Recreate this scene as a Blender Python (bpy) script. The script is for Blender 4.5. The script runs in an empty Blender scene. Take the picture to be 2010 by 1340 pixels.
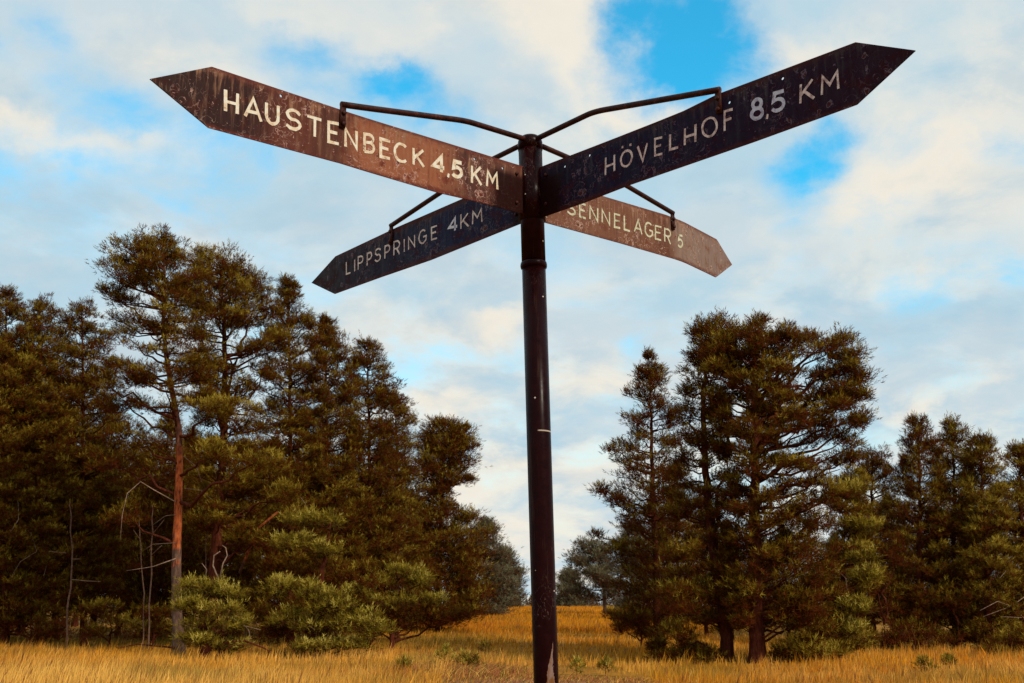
import bpy, bmesh, math, random
import numpy as np
from mathutils import Vector, Matrix

SC = bpy.context.scene
COL = SC.collection
R = math.radians

# ------------------------------------------------------------------ camera
F = 2000.0                      # focal length in pixels of the 2010 px wide photograph
PITCH = math.atan(520 / F)
CAMZ = 1.6
cd = bpy.data.cameras.new('camera')
cd.sensor_width = 36.0
cd.lens = F / 2010 * 36.0
cd.clip_end = 6000
cam = bpy.data.objects.new('camera', cd)
COL.objects.link(cam)
cam.location = (0, 0, CAMZ)
cam.rotation_euler = (math.pi / 2 + PITCH, 0, 0)
SC.camera = cam

CP, SP = math.cos(PITCH), math.sin(PITCH)


def ray(px, py):
    u = (px - 1005) / F
    v = (670 - py) / F
    return np.array([u, CP - v * SP, SP + v * CP])


def at(px, py, D):
    """world point on the vertical plane y = D seen at photo pixel (px, py)"""
    r = ray(px, py)
    return np.array([D * r[0] / r[1], D, CAMZ + D * r[2] / r[1]])


def topx(P):
    P = np.asarray(P, float)
    x = P[..., 0]; y = P[..., 1]; z = P[..., 2] - CAMZ
    zc = y * CP + z * SP
    yc = -y * SP + z * CP
    return 1005 + F * x / zc, 670 - F * yc / zc


# ------------------------------------------------------------------ light
SUN_EL, SUN_AZ = R(36), R(136)        # azimuth measured clockwise from the view direction (+y)
sd = bpy.data.lights.new('sun', 'SUN')
sd.energy = 3.6
sd.angle = R(9)
sd.color = (1.0, 0.9, 0.74)
so = bpy.data.objects.new('sun', sd)
COL.objects.link(so)
sdir = Vector((math.sin(SUN_AZ) * math.cos(SUN_EL), math.cos(SUN_AZ) * math.cos(SUN_EL), math.sin(SUN_EL)))
so.rotation_euler = sdir.to_track_quat('Z', 'Y').to_euler()

SC.view_settings.view_transform = 'Standard'
SC.view_settings.look = 'None'
SC.view_settings.exposure = 0.0
SC.view_settings.gamma = 1.0
SC.cycles.max_bounces = 4
SC.cycles.diffuse_bounces = 2
SC.cycles.glossy_bounces = 2
SC.cycles.transmission_bounces = 2

# ------------------------------------------------------------------ node helper


class NT:
    def __init__(s, tree):
        s.t = tree
        s.n = tree.nodes
        s.l = tree.links

    def _in(s, sock, v):
        if v is None:
            return
        if isinstance(v, bpy.types.NodeSocket):
            s.l.new(v, sock)
        elif isinstance(v, (tuple, list)):
            try:
                sock.default_value = tuple(v) if len(sock.default_value) == len(v) else tuple(v) + (1.0,)
            except TypeError:
                sock.default_value = v[0]
        else:
            sock.default_value = v

    def math(s, op, a, b=None, c=None, clamp=False):
        n = s.n.new('ShaderNodeMath'); n.operation = op; n.use_clamp = clamp
        s._in(n.inputs[0], a); s._in(n.inputs[1], b); s._in(n.inputs[2], c)
        return n.outputs[0]

    def vmath(s, op, a, b=None, out=0):
        n = s.n.new('ShaderNodeVectorMath'); n.operation = op
        s._in(n.inputs[0], a)
        if op == 'SCALE':
            s._in(n.inputs['Scale'], b)
        else:
            s._in(n.inputs[1], b)
        return n.outputs[out]

    def noise(s, vec, scale, detail=4, rough=.55, dist=0.0, out=0):
        n = s.n.new('ShaderNodeTexNoise')
        s._in(n.inputs['Vector'], vec)
        n.inputs['Scale'].default_value = scale
        n.inputs['Detail'].default_value = detail
        n.inputs['Roughness'].default_value = rough
        n.inputs['Distortion'].default_value = dist
        return n.outputs[out]

    def ramp(s, fac, stops, interp='LINEAR'):
        n = s.n.new('ShaderNodeValToRGB')
        n.color_ramp.interpolation = interp
        e = n.color_ramp.elements
        while len(e) < len(stops):
            e.new(0.5)
        for i, (p, c) in enumerate(stops):
            e[i].position = p
            e[i].color = tuple(c) + (1,) if len(c) == 3 else c
        s._in(n.inputs[0], fac)
        return n.outputs[0]

    def mrange(s, v, a, b, c=0.0, d=1.0, smooth=True):
        n = s.n.new('ShaderNodeMapRange')
        n.interpolation_type = 'SMOOTHSTEP' if smooth else 'LINEAR'
        n.clamp = True
        s._in(n.inputs['Value'], v)
        n.inputs['From Min'].default_value = a
        n.inputs['From Max'].default_value = b
        n.inputs['To Min'].default_value = c
        n.inputs['To Max'].default_value = d
        return n.outputs[0]

    def mix(s, fac, a, b, mode='MIX'):
        n = s.n.new('ShaderNodeMix'); n.data_type = 'RGBA'; n.blend_type = mode
        s._in(n.inputs[0], fac); s._in(n.inputs[6], a); s._in(n.inputs[7], b)
        return n.outputs[2]

    def sep(s, v):
        n = s.n.new('ShaderNodeSeparateXYZ'); s._in(n.inputs[0], v)
        return n.outputs

    def comb(s, x, y, z):
        n = s.n.new('ShaderNodeCombineXYZ')
        s._in(n.inputs[0], x); s._in(n.inputs[1], y); s._in(n.inputs[2], z)
        return n.outputs[0]

    def coord(s, name):
        n = s.n.new('ShaderNodeTexCoord')
        return n.outputs[name]

    def attr(s, name, out='Fac'):
        n = s.n.new('ShaderNodeAttribute'); n.attribute_name = name
        return n.outputs[out]


# ------------------------------------------------------------------ sky
W = bpy.data.worlds.new('World')
SC.world = W
W.use_nodes = True
W.node_tree.nodes.clear()
t = NT(W.node_tree)
SKYS = 0.1
sky = t.n.new('ShaderNodeTexSky')
sky.sky_type = 'NISHITA'
sky.sun_disc = False
sky.sun_elevation = SUN_EL
sky.sun_rotation = SUN_AZ
sky.air_density = 1.0
sky.dust_density = 0.6
sky.ozone_density = 2.5
dirv = t.coord('Generated')
sx = t.sep(dirv)
zpos = t.math('MAXIMUM', sx[2], 0.0)
den = t.math('ADD', zpos, 0.30)
uv = t.comb(t.math('DIVIDE', sx[0], den), t.math('DIVIDE', sx[1], den), 0.0)
warp = t.noise(dirv, 3.2, 4, .55, 0, 1)
warp = t.vmath('SUBTRACT', warp, (.5, .5, .5))
dw = t.vmath('ADD', dirv, t.vmath('SCALE', warp, 0.14))
warp2 = t.noise(dirv, 11.0, 7, .62, 0, 1)
dw2 = t.vmath('ADD', dw, t.vmath('SCALE', t.vmath('SUBTRACT', warp2, (.5, .5, .5)), 0.085))


def blob(px, py, rx, ry, amt, vec=None):
    """soft patch of sky round a direction: 1 at its centre, 0 at its rim"""
    r = ray(px, py); r = r / np.linalg.norm(r)
    d = t.vmath('SUBTRACT', vec or dw2, tuple(float(v) for v in r))
    d = t.vmath('MULTIPLY', d, (F / rx, F / (2.2 * max(rx, ry)), F / ry))
    ln = t.vmath('LENGTH', d, None, 1)
    return t.math('MULTIPLY', t.mrange(ln, 1.0, 0.0), amt)


def blobsum(lst, vec=None):
    o = None
    for b in lst:
        x = blob(*b, vec=vec)
        o = x if o is None else t.math('ADD', o, x)
    return o


n1 = t.noise(uv, 2.1, 7, .56, .25)
n2 = t.noise(uv, 5.2, 7, .6, .3)
n3 = t.noise(t.vmath('ADD', uv, (7.3, 2.1, 0)), 3.3, 7, .55, .4)
blue_b = blobsum([(1335, 55, 230, 150, 1.0), (1400, 150, 190, 120, .65), (1290, 10, 170, 80, .4), (1590, 275, 120, 80, .72), (1530, 335, 150, 120, .65),
                  (800, 185, 120, 60, .66), (600, 115, 190, 60, .48), (720, 215, 300, 90, .34), (230, 190, 150, 70, .40), (430, 300, 240, 90, .42),
                  (70, 330, 220, 110, .42), (880, 240, 200, 80, .45), (90, 80, 220, 100, .30), (1980, 280, 110, 60, .3),
                  (1240, 690, 90, 70, .25), (850, 520, 260, 110, .18), (780, 700, 200, 80, .2), (300, 430, 330, 90, .18), (1560, 480, 200, 80, .15)])
blue = t.math('ADD', blue_b, t.mrange(n1, .58, .78, 0, .5))
blue = t.math('ADD', blue, t.mrange(n2, .3, .7, -.36, .36))
blue = t.math('ADD', blue, .08)
blue = t.math('MULTIPLY', t.mrange(blue, .02, 1.2), t.mrange(sx[2], .02, .22))
white_b = blobsum([(1180, 60, 240, 150, .9), (1050, 20, 260, 110, .7), (1240, 170, 170, 80, .7), (1180, 130, 380, 200, .45), (1880, 190, 260, 180, .8),
                   (1700, 330, 220, 140, .6), (1830, 570, 170, 50, .5), (320, 285, 240, 50, .75), (40, 205, 180, 50, .75), (830, 560, 180, 50, .5),
                   (960, 625, 120, 50, .7), (1160, 730, 190, 90, .85), (820, 770, 160, 50, .5), (1460, 380, 150, 80, .6), (1530, 70, 130, 60, .55),
                   (380, 90, 240, 90, .35), (1600, 120, 150, 70, .4), (1860, 790, 230, 35, .5), (900, 980, 360, 190, .45), (960, 900, 220, 70, .3),
                   (520, 470, 170, 70, .3), (200, 40, 260, 90, .25), (1460, 470, 110, 100, .35), (1730, 60, 240, 70, .2)])
white = t.math('ADD', white_b, t.mrange(n3, .36, .68, -.30, .42))
white = t.math('ADD', white, t.mrange(n2, .32, .68, -.34, .34))
white = t.math('ADD', white, t.mrange(sx[2], .28, .0, 0, .40))
white = t.mrange(white, -.25, .95)
n4 = t.noise(t.vmath('ADD', uv, (3.3, 9.1, 0)), 4.0, 6, .6, .2)
veil = t.mix(t.mrange(n4, .38, .64), (.48, .675, .785), (.61, .715, .765))
cloud = t.mix(white, veil, (.89, .835, .73))
cloud = t.mix(t.math('MULTIPLY', t.mrange(n2, .55, .35), t.mrange(n1, .4, .6)), cloud, t.mix(1.0, cloud, (.91, .93, .95), 'MULTIPLY'))
cloud10 = t.vmath('SCALE', cloud, 1.0 / SKYS)
blu = t.mix(1.0, sky.outputs[0], (.42, 2.75, 2.75), 'MULTIPLY')
skyc = t.mix(blue, cloud10, blu)
bg = t.n.new('ShaderNodeBackground')
t.l.new(skyc, bg.inputs[0])
bg.inputs[1].default_value = SKYS
wo = t.n.new('ShaderNodeOutputWorld')
t.l.new(bg.outputs[0], wo.inputs[0])

# ------------------------------------------------------------------ object helpers


def setp(o, label=None, cat=None, group=None, kind=None):
    if label: o['label'] = label
    if cat: o['category'] = cat
    if group: o['group'] = group
    if kind: o['kind'] = kind
    return o


def empty(name, loc, label, cat, group=None):
    o = bpy.data.objects.new(name, None)
    o.empty_display_size = .3
    COL.objects.link(o)
    o.location = tuple(float(v) for v in loc)
    return setp(o, label, cat, group)


def link(name, me, parent=None):
    o = bpy.data.objects.new(name, me)
    COL.objects.link(o)
    if parent is not None:
        o.parent = parent
    return o


class Acc:
    """collects quads and triangles in numpy and builds one mesh"""

    def __init__(s):
        s.v = []; s.q = []; s.t = []; s.a = []; s.n = 0

    def add(s, V, Q=None, T=None, A=0.0):
        V = np.asarray(V, np.float32).reshape(-1, 3)
        s.v.append(V)
        s.a.append(np.broadcast_to(np.asarray(A, np.float32), (len(V),)))
        if Q is not None and len(Q): s.q.append(np.asarray(Q, np.int32) + s.n)
        if T is not None and len(T): s.t.append(np.asarray(T, np.int32) + s.n)
        s.n += len(V)

    def tube(s, pts, rad, sides=6, cap=False, A=0.0):
        pts = np.asarray(pts, float)
        n = len(pts)
        rad = np.broadcast_to(np.asarray(rad, float), (n,))
        tan = np.gradient(pts, axis=0)
        tan /= np.linalg.norm(tan, axis=1)[:, None] + 1e-9
        ref = np.array([0, 0, 1.0]) if abs(tan[:, 2].mean()) < .8 else np.array([1.0, 0, 0])
        u = np.cross(tan, ref); u /= np.linalg.norm(u, axis=1)[:, None] + 1e-9
        w = np.cross(tan, u)
        a = np.arange(sides) / sides * 2 * math.pi
        V = pts[:, None] + rad[:, None, None] * (np.cos(a)[None, :, None] * u[:, None] + np.sin(a)[None, :, None] * w[:, None])
        i = np.arange(n - 1)[:, None] * sides
        j = np.arange(sides)[None]
        j2 = (j + 1) % sides
        Q = np.stack([i + j, i + j2, i + sides + j2, i + sides + j], -1).reshape(-1, 4)
        T = None
        V = V.reshape(-1, 3)
        if cap:
            V = np.concatenate([V, pts[:1], pts[-1:]])
            c0 = n * sides; jj = np.arange(sides)
            T = np.concatenate([np.stack([(jj + 1) % sides, jj, np.full(sides, c0)], -1),
                                np.stack([(n - 1) * sides + jj, (n - 1) * sides + (jj + 1) % sides, np.full(sides, c0 + 1)], -1)])
        s.add(V, Q, T, A)

    def mesh(s, name, mat, smooth=False, attr=None):
        V = np.concatenate(s.v) if s.v else np.zeros((0, 3), np.float32)
        me = bpy.data.meshes.new(name)
        Q = np.concatenate(s.q) if s.q else np.zeros((0, 4), np.int32)
        T = np.concatenate(s.t) if s.t else np.zeros((0, 3), np.int32)
        me.vertices.add(len(V))
        me.vertices.foreach_set('co', V.ravel())
        nl = Q.size + T.size
        me.loops.add(nl)
        me.loops.foreach_set('vertex_index', np.concatenate([Q.ravel(), T.ravel()]).astype(np.int32))
        me.polygons.add(len(Q) + len(T))
        ls = np.concatenate([np.arange(len(Q)) * 4, Q.size + np.arange(len(T)) * 3]).astype(np.int32)
        me.polygons.foreach_set('loop_start', ls)
        if smooth:
            me.polygons.foreach_set('use_smooth', np.ones(len(Q) + len(T), bool))
        if attr:
            at_ = me.attributes.new(attr, 'FLOAT', 'POINT')
            at_.data.foreach_set('value', np.concatenate(s.a).astype(np.float32))
        me.update(calc_edges=True)
        me.materials.append(mat)
        return me


def newmat(name):
    m = bpy.data.materials.new(name)
    m.use_nodes = True
    m.node_tree.nodes.clear()
    return m, NT(m.node_tree)


def finish(m, t, color, rough=.8, bump=None, bstr=.3, bdist=.01, spec=.5, trans=0.0, metal=0.0, coat=0.0):
    b = t.n.new('ShaderNodeBsdfPrincipled')
    t._in(b.inputs['Base Color'], color)
    t._in(b.inputs['Roughness'], rough)
    b.inputs['Specular IOR Level'].default_value = spec
    b.inputs['Metallic'].default_value = metal
    b.inputs['Coat Weight'].default_value = coat
    if bump is not None:
        bn = t.n.new('ShaderNodeBump')
        bn.inputs['Strength'].default_value = bstr
        bn.inputs['Distance'].default_value = bdist
        t.l.new(bump, bn.inputs['Height'])
        t.l.new(bn.outputs[0], b.inputs['Normal'])
    out = t.n.new('ShaderNodeOutputMaterial')
    if trans:
        tr = t.n.new('ShaderNodeBsdfTranslucent')
        t._in(tr.inputs[0], color)
        mx = t.n.new('ShaderNodeMixShader')
        mx.inputs[0].default_value = trans
        t.l.new(b.outputs[0], mx.inputs[1]); t.l.new(tr.outputs[0], mx.inputs[2])
        t.l.new(mx.outputs[0], out.inputs[0])
    else:
        t.l.new(b.outputs[0], out.inputs[0])
    return m


# ------------------------------------------------------------------ materials
m, t = newmat('pine_bark_dark')
o = t.coord('Object')
nb = t.noise(t.vmath('MULTIPLY', o, (1, 1, .3)), 14, 6, .65)
MAT_BARK = finish(m, t, t.ramp(nb, [(.3, (.028, .005, .002)), (.55, (.080, .018, .008)), (.75, (.15, .048, .024))]), .9, nb, .6, .03, .06)

m, t = newmat('scots_pine_trunk')          # grey plated bark low down, orange flaking bark above
o = t.coord('Object')
nb = t.noise(t.vmath('MULTIPLY', o, (1, 1, .28)), 12, 6, .65)
nb2 = t.noise(o, 2.5, 4, .6)
zz = t.math('ADD', t.sep(o)[2], t.math('MULTIPLY', t.math('SUBTRACT', nb2, .2), 3.4))
grey = t.ramp(nb, [(.3, (.025, .010, .006)), (.5, (.085, .042, .026)), (.75, (.19, .11, .07))])
oran = t.ramp(nb, [(.36, (.06, .014, .006)), (.48, (.30, .055, .010)), (.60, (.44, .105, .022)), (.75, (.46, .17, .08))])
dark = t.ramp(nb, [(.3, (.022, .006, .003)), (.55, (.085, .024, .010)), (.75, (.17, .058, .026))])
MAT_ORANGE = finish(m, t, t.mix(t.mrange(zz, 7.3, 8.6), t.mix(t.mrange(zz, 4.2, 5.0), grey, oran), dark), .85, nb, .7, .03, .25)

m, t = newmat('dead_wood')
nb = t.noise(t.coord('Object'), 9, 5, .6)
MAT_DEAD = finish(m, t, t.ramp(nb, [(.3, (.10, .050, .032)), (.55, (.24, .15, .10)), (.7, (.36, .25, .18))]), .85, None, spec=.2)
m, t = newmat('dead_twig_brown')
nb = t.noise(t.coord('Object'), 9, 5, .6)
MAT_DTWIG = finish(m, t, t.ramp(nb, [(.3, (.05, .022, .013)), (.7, (.16, .085, .055))]), .85, None, spec=.2)


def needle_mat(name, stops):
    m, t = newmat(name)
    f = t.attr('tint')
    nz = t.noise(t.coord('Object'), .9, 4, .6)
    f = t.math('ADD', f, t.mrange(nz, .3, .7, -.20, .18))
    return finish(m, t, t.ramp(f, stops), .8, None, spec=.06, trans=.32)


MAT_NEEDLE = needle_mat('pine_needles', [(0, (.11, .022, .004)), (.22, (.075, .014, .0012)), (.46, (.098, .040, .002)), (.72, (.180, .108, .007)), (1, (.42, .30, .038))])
MAT_NEEDLE_LIT = needle_mat('pine_needles_lit', [(0, (.10, .035, .008)), (.22, (.075, .050, .008)), (.46, (.17, .112, .007)), (.75, (.34, .255, .028)), (1, (.64, .50, .11))])  # lighter copy: sunlight on the boughs put into the needle colour
MAT_NEEDLE_FAR = needle_mat('pine_needles_hazed', [(0, (.11, .038, .015)), (.22, (.075, .050, .026)), (.5, (.12, .100, .052)), (.75, (.19, .165, .088)), (1, (.23, .21, .12))])  # distance haze put into the needle colour as grey

m, t = newmat('golden_field_ground')
o = t.coord('Object')
ng = t.noise(o, .35, 6, .6)
ng2 = t.noise(o, 4.0, 5, .65)
f = t.math('ADD', t.math('MULTIPLY', ng, .6), t.math('MULTIPLY', ng2, .4))
MAT_GROUND = finish(m, t, t.ramp(f, [(.35, (.10, .050, .006)), (.5, (.27, .115, .010)), (.62, (.38, .17, .020)), (.75, (.46, .25, .07))]), .95, ng2, .5, .05, .1)

m, t = newmat('grass_blades')
c = t.attr('gcol', 'Color')
MAT_GRASS = finish(m, t, c, .8, None, spec=.15, trans=.3)

m, t = newmat('bare_soil')
ng = t.noise(t.coord('Object'), 5, 6, .7)
MAT_SOIL = finish(m, t, t.ramp(ng, [(.3, (.07, .02, .008)), (.5, (.22, .09, .04)), (.7, (.45, .25, .13))]), .95, ng, .8, .06, .1)

# ------------------------------------------------------------------ terrain
def sstep(a, b, x):
    k = np.clip((np.asarray(x, float) - a) / (b - a), 0, 1)
    return k * k * (3 - 2 * k)


def ground(x, y):
    x = np.asarray(x, float); y = np.asarray(y, float)
    h = 1.32 * sstep(38, 140, y) + .10 * np.sin(x * .21 + 1.3) * np.sin(y * .17) * sstep(14, 30, y)
    h = h + .05 * np.sin(x * .55 + y * .31) * sstep(14, 30, y) - .9 * sstep(190, 420, y)
    return h


xs = np.concatenate([-np.geomspace(3000, 80, 14), np.linspace(-70, 70, 141), np.geomspace(80, 3000, 14)])
ys = np.concatenate([-np.geomspace(2500, 10, 10), np.linspace(-8, 170, 179), np.geomspace(176, 5000, 22)])
X, Y = np.meshgrid(xs, ys)
Z = ground(X, Y)
nx, ny = len(xs), len(ys)
i = (np.arange(ny - 1)[:, None] * nx + np.arange(nx - 1)[None]).ravel()
a = Acc()
a.add(np.stack([X, Y, Z], -1).reshape(-1, 3), np.stack([i, i + 1, i + nx + 1, i + nx], -1))
o = link('ground', a.mesh('ground', MAT_GROUND, True))
setp(o, 'golden dry grassland rising gently between the pines', None, None, 'structure')

# ------------------------------------------------------------------ dry grass
rg = np.random.default_rng(4)


def vnoise(x, y, s, seed=0):
    """cheap smooth noise 0..1"""
    r = np.random.default_rng(seed)
    g = r.random((64, 64))
    x = x / s; y = y / s
    x0 = np.floor(x).astype(int); y0 = np.floor(y).astype(int)
    fx = x - x0; fy = y - y0
    fx = fx * fx * (3 - 2 * fx); fy = fy * fy * (3 - 2 * fy)
    G = lambda i, j: g[i % 64, j % 64]
    return (G(x0, y0) * (1 - fx) + G(x0 + 1, y0) * fx) * (1 - fy) + (G(x0, y0 + 1) * (1 - fx) + G(x0 + 1, y0 + 1) * fx) * fy


def blades(n, pts, hgt, wid, col, lean=.35, seed=1):
    r = np.random.default_rng(seed)
    x, y = pts
    z = ground(x, y) - .03
    B = np.stack([x, y, z], -1)
    az = r.random(n) * 2 * math.pi
    wd = np.stack([np.cos(az), np.sin(az) * .3, 0 * az], -1) * wid[:, None]
    la = r.normal(.9, .9, n)
    ld = np.stack([np.cos(la), np.sin(la), 0 * la], -1) * (hgt * lean * r.random(n) * 1.6)[:, None]
    up = np.zeros((n, 3)); up[:, 2] = hgt
    M = B + up * .55 + ld * .35
    T = B + up + ld
    V = np.stack([B - wd, B + wd, M + wd * .75, M - wd * .75, T], 1)
    k = np.arange(n)[:, None] * 5
    Q = k + np.array([[0, 1, 2, 3]])
    Tr = k + np.array([[3, 2, 4]])
    return V.reshape(-1, 3), Q, Tr, np.repeat(col, 5, axis=0)


def grass_mesh(name, V, Q, T, C):
    a = Acc(); a.add(V, Q, T)
    me = a.mesh(name, MAT_GRASS)
    ca = me.color_attributes.new('gcol', 'FLOAT_COLOR', 'POINT')
    C4 = np.concatenate([C, np.ones((len(C), 1))], 1).astype(np.float32)
    ca.data.foreach_set('color', C4.ravel())
    return me


def sample(n, y0, y1, pw, r, spread=.58, extra=4):
    # density per unit of ground falling with distance
    u = r.random(n)
    y = (y0 ** (1 - pw) + u * (y1 ** (1 - pw) - y0 ** (1 - pw))) ** (1 / (1 - pw))
    x = (r.random(n) * 2 - 1) * (spread * y + extra)
    return x, y


GOLD = np.array([.60, .245, .005]); STRAW = np.array([.80, .43, .085]); ORNG = np.array([.50, .155, .005])
OLIVE = np.array([.17, .125, .012]); RUST = np.array([.28, .09, .03]); GREEN = np.array([.13, .15, .02])


def soil_mask(x, y):
    px, py = topx(np.stack([x, y, ground(x, y)], -1))
    d = ((px - 1075) / 215) ** 2 + ((py - 1345) / 38) ** 2
    return d


def field_color(x, y, r):
    n = len(x)
    a_ = vnoise(x, y, 3.5, 11)[:, None]; b_ = vnoise(x, y, .9, 12)[:, None]; c_ = vnoise(x * .5, y, 6.0, 13)[:, None]
    col = GOLD + (ORNG - GOLD) * a_
    st = sstep(.48, .75, .6 * b_ + .4 * c_ + .10 * r.random((n, 1)))
    st = st * (sstep(60, 26, y)[:, None] * .42 + .05)
    # pale tall straw in the near left and a straw band before the middle
    near = (sstep(28.3, 24.0, y) * sstep(2, -8, x))[:, None]
    st = np.clip(st + near * (.70 + .6 * b_) + (sstep(31, 26.5, y) * .05 + .5 * np.exp(-((y - 34) / 3.5) ** 2 - ((x + 4.5) / 4.5) ** 2))[:, None], 0, 1)
    col = col + (STRAW - col) * st
    gr = sstep(.60, .85, vnoise(x, y, 2.6, 17))[:, None] * .55
    gr = gr + np.exp(-((x + 3.6) / 3.2) ** 2 - ((y - 47) / 8) ** 2)[:, None] * .8
    col = col + (OLIVE - col) * np.clip(gr, 0, .85)
    # edge of the pines on the left: olive forest floor grass
    e = (sstep(41, 46, y) * sstep(-7, -9, x))[:, None]
    col = col + (OLIVE * .9 - col) * e * .9
    e = (sstep(36, 41, y) * sstep(10, 13, x))[:, None]
    col = col + (OLIVE - col) * e * .7
    dk = vnoise(x, y, .45, 23)[:, None]
    col = col * (0.42 + .62 * r.random((n, 1)) + .34 * dk)
    bn = r.random(n) < .10
    col[bn] = RUST * (.5 + .5 * r.random((bn.sum(), 1)))
    return np.clip(col, 0.003, .9)


n = 150000
x, y = sample(n, 20.5, 66, 1.3, rg)
keep = (soil_mask(x, y) > 1 - .6 * (rg.random(n) < .12)) & ~((y > 52) & (np.abs(x) > 20))
x, y = x[keep], y[keep]; n = len(x)
h = (.11 + .22 * rg.random(n) ** 1.6) * (.55 + .7 * vnoise(x, y, 2.2, 5) + .35 * vnoise(x, y, .5, 6))
h *= 1 + .45 * sstep(30, 23, y) * sstep(2, -8, x)
wd = .0075 * (y / 26) * (.6 + .8 * rg.random(n))
# a third of the blades stand in tussocks
nt = 2600
tx, ty = sample(nt, 21, 60, 1.3, rg)
ti_ = rg.integers(0, nt, n)
tk = (rg.random(n) < .38) & (soil_mask(tx, ty)[ti_] > 1)
ts_ = rg.uniform(.6, 1.5, nt)[ti_]
x = np.where(tk, tx[ti_] + rg.normal(0, .10, n) * ts_, x); y = np.where(tk, ty[ti_] + rg.normal(0, .10, n) * ts_, y)
h = np.where(tk, h * (.95 + .30 * ts_ * rg.random(n)), h * .8)
parts = [blades(n, (x, y), h, wd, field_color(x, y, rg), seed=2)]
# thin seed stalks above the tussocks
m_ = 5200
x2, y2 = sample(m_, 21, 60, 1.3, rg)
kp = soil_mask(x2, y2) > 1.2; x2, y2 = x2[kp], y2[kp]; m_ = len(x2)
C2 = STRAW * (.45 + .6 * rg.random((m_, 1)))
parts.append(blades(m_, (x2, y2), .26 + .16 * rg.random(m_), .0045 * (y2 / 26), C2, .5, seed=8))
n = 46000
x, y = sample(n, 60, 170, 1.6, rg, .17, 4)
h = (.28 + .2 * rg.random(n)); wd = .02 * (y / 60) * (.6 + .8 * rg.random(n))
parts.append(blades(n, (x, y), h, wd, field_color(x, y, rg), seed=3))
off = 0; VV = []; QQ = []; TT = []; CC = []
for V, Q, T, C in parts:
    VV.append(V); QQ.append(Q + off); TT.append(T + off); CC.append(C); off += len(V)
o = link('dry_grass', grass_mesh('dry_grass', np.concatenate(VV), np.concatenate(QQ), np.concatenate(TT), np.concatenate(CC)))
setp(o, 'long golden and straw coloured dry grass covering the field', 'grass', None, 'stuff')

# bare trampled soil at the foot of the picture
u = np.linspace(-1, 1, 41)
cx, cy = float(at(1075, 1345, 24)[0]) * .93, 22.6
a = Acc()
ang = np.linspace(0, 2 * math.pi, 49)[:-1]
rr = np.linspace(0.02, 1, 14)
AR, RR = np.meshgrid(ang, rr)
wob = 1 + .16 * np.sin(AR * 3 + 1) + .1 * np.sin(AR * 7 + 2) + .06 * np.sin(AR * 13)
PX = cx + 2.7 * RR * wob * np.cos(AR); PY = cy + 2.1 * RR * wob * np.sin(AR)
PZ = ground(PX, PY) + .02 * (1 - RR) + .008 + .012 * rg.random(PX.shape) * (RR < .95) - .03 * (RR > .97)
k = 48; i = np.arange(13)[:, None] * k; j = np.arange(k)[None]; j2 = (j + 1) % k
a.add(np.stack([PX, PY, PZ], -1).reshape(-1, 3), np.stack([i + j, i + j2, i + k + j2, i + k + j], -1).reshape(-1, 4))
o = link('bare_soil', a.mesh('bare_soil', MAT_SOIL, True))
setp(o, 'patch of bare reddish soil behind the signpost', None, None, 'structure')

# low dry heather and litter on and beside the soil patch
n = 9000
ang = rg.random(n) * 2 * math.pi; q = np.sqrt(rg.random(n)) * 1.25
x = cx + 2.7 * q * np.cos(ang); y = cy + 2.1 * q * np.sin(ang) + .4
x[:3500] = rg.normal(float(at(905, 1305, 27)[0]), .75, 3500); y[:3500] = rg.normal(27.5, 1.1, 3500)
h = .05 + .10 * rg.random(n); h[:3500] += .16 * rg.random(3500)
wd = .010 + .008 * rg.random(n)
C = RUST * (.5 + rg.random((n, 1))); mk = rg.random(n) < .35
C[mk] = STRAW * .7 * (.5 + .6 * rg.random((mk.sum(), 1)))
mk = rg.random(n) < .2; C[mk] = OLIVE * .7
V, Q, T, C = blades(n, (x, y), h, wd, C, 1.4, seed=9)
o = link('heather', grass_mesh('heather', V, Q, T, C))
setp(o, 'low rust brown heather and litter round the bare soil', 'heather', None, 'stuff')

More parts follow.
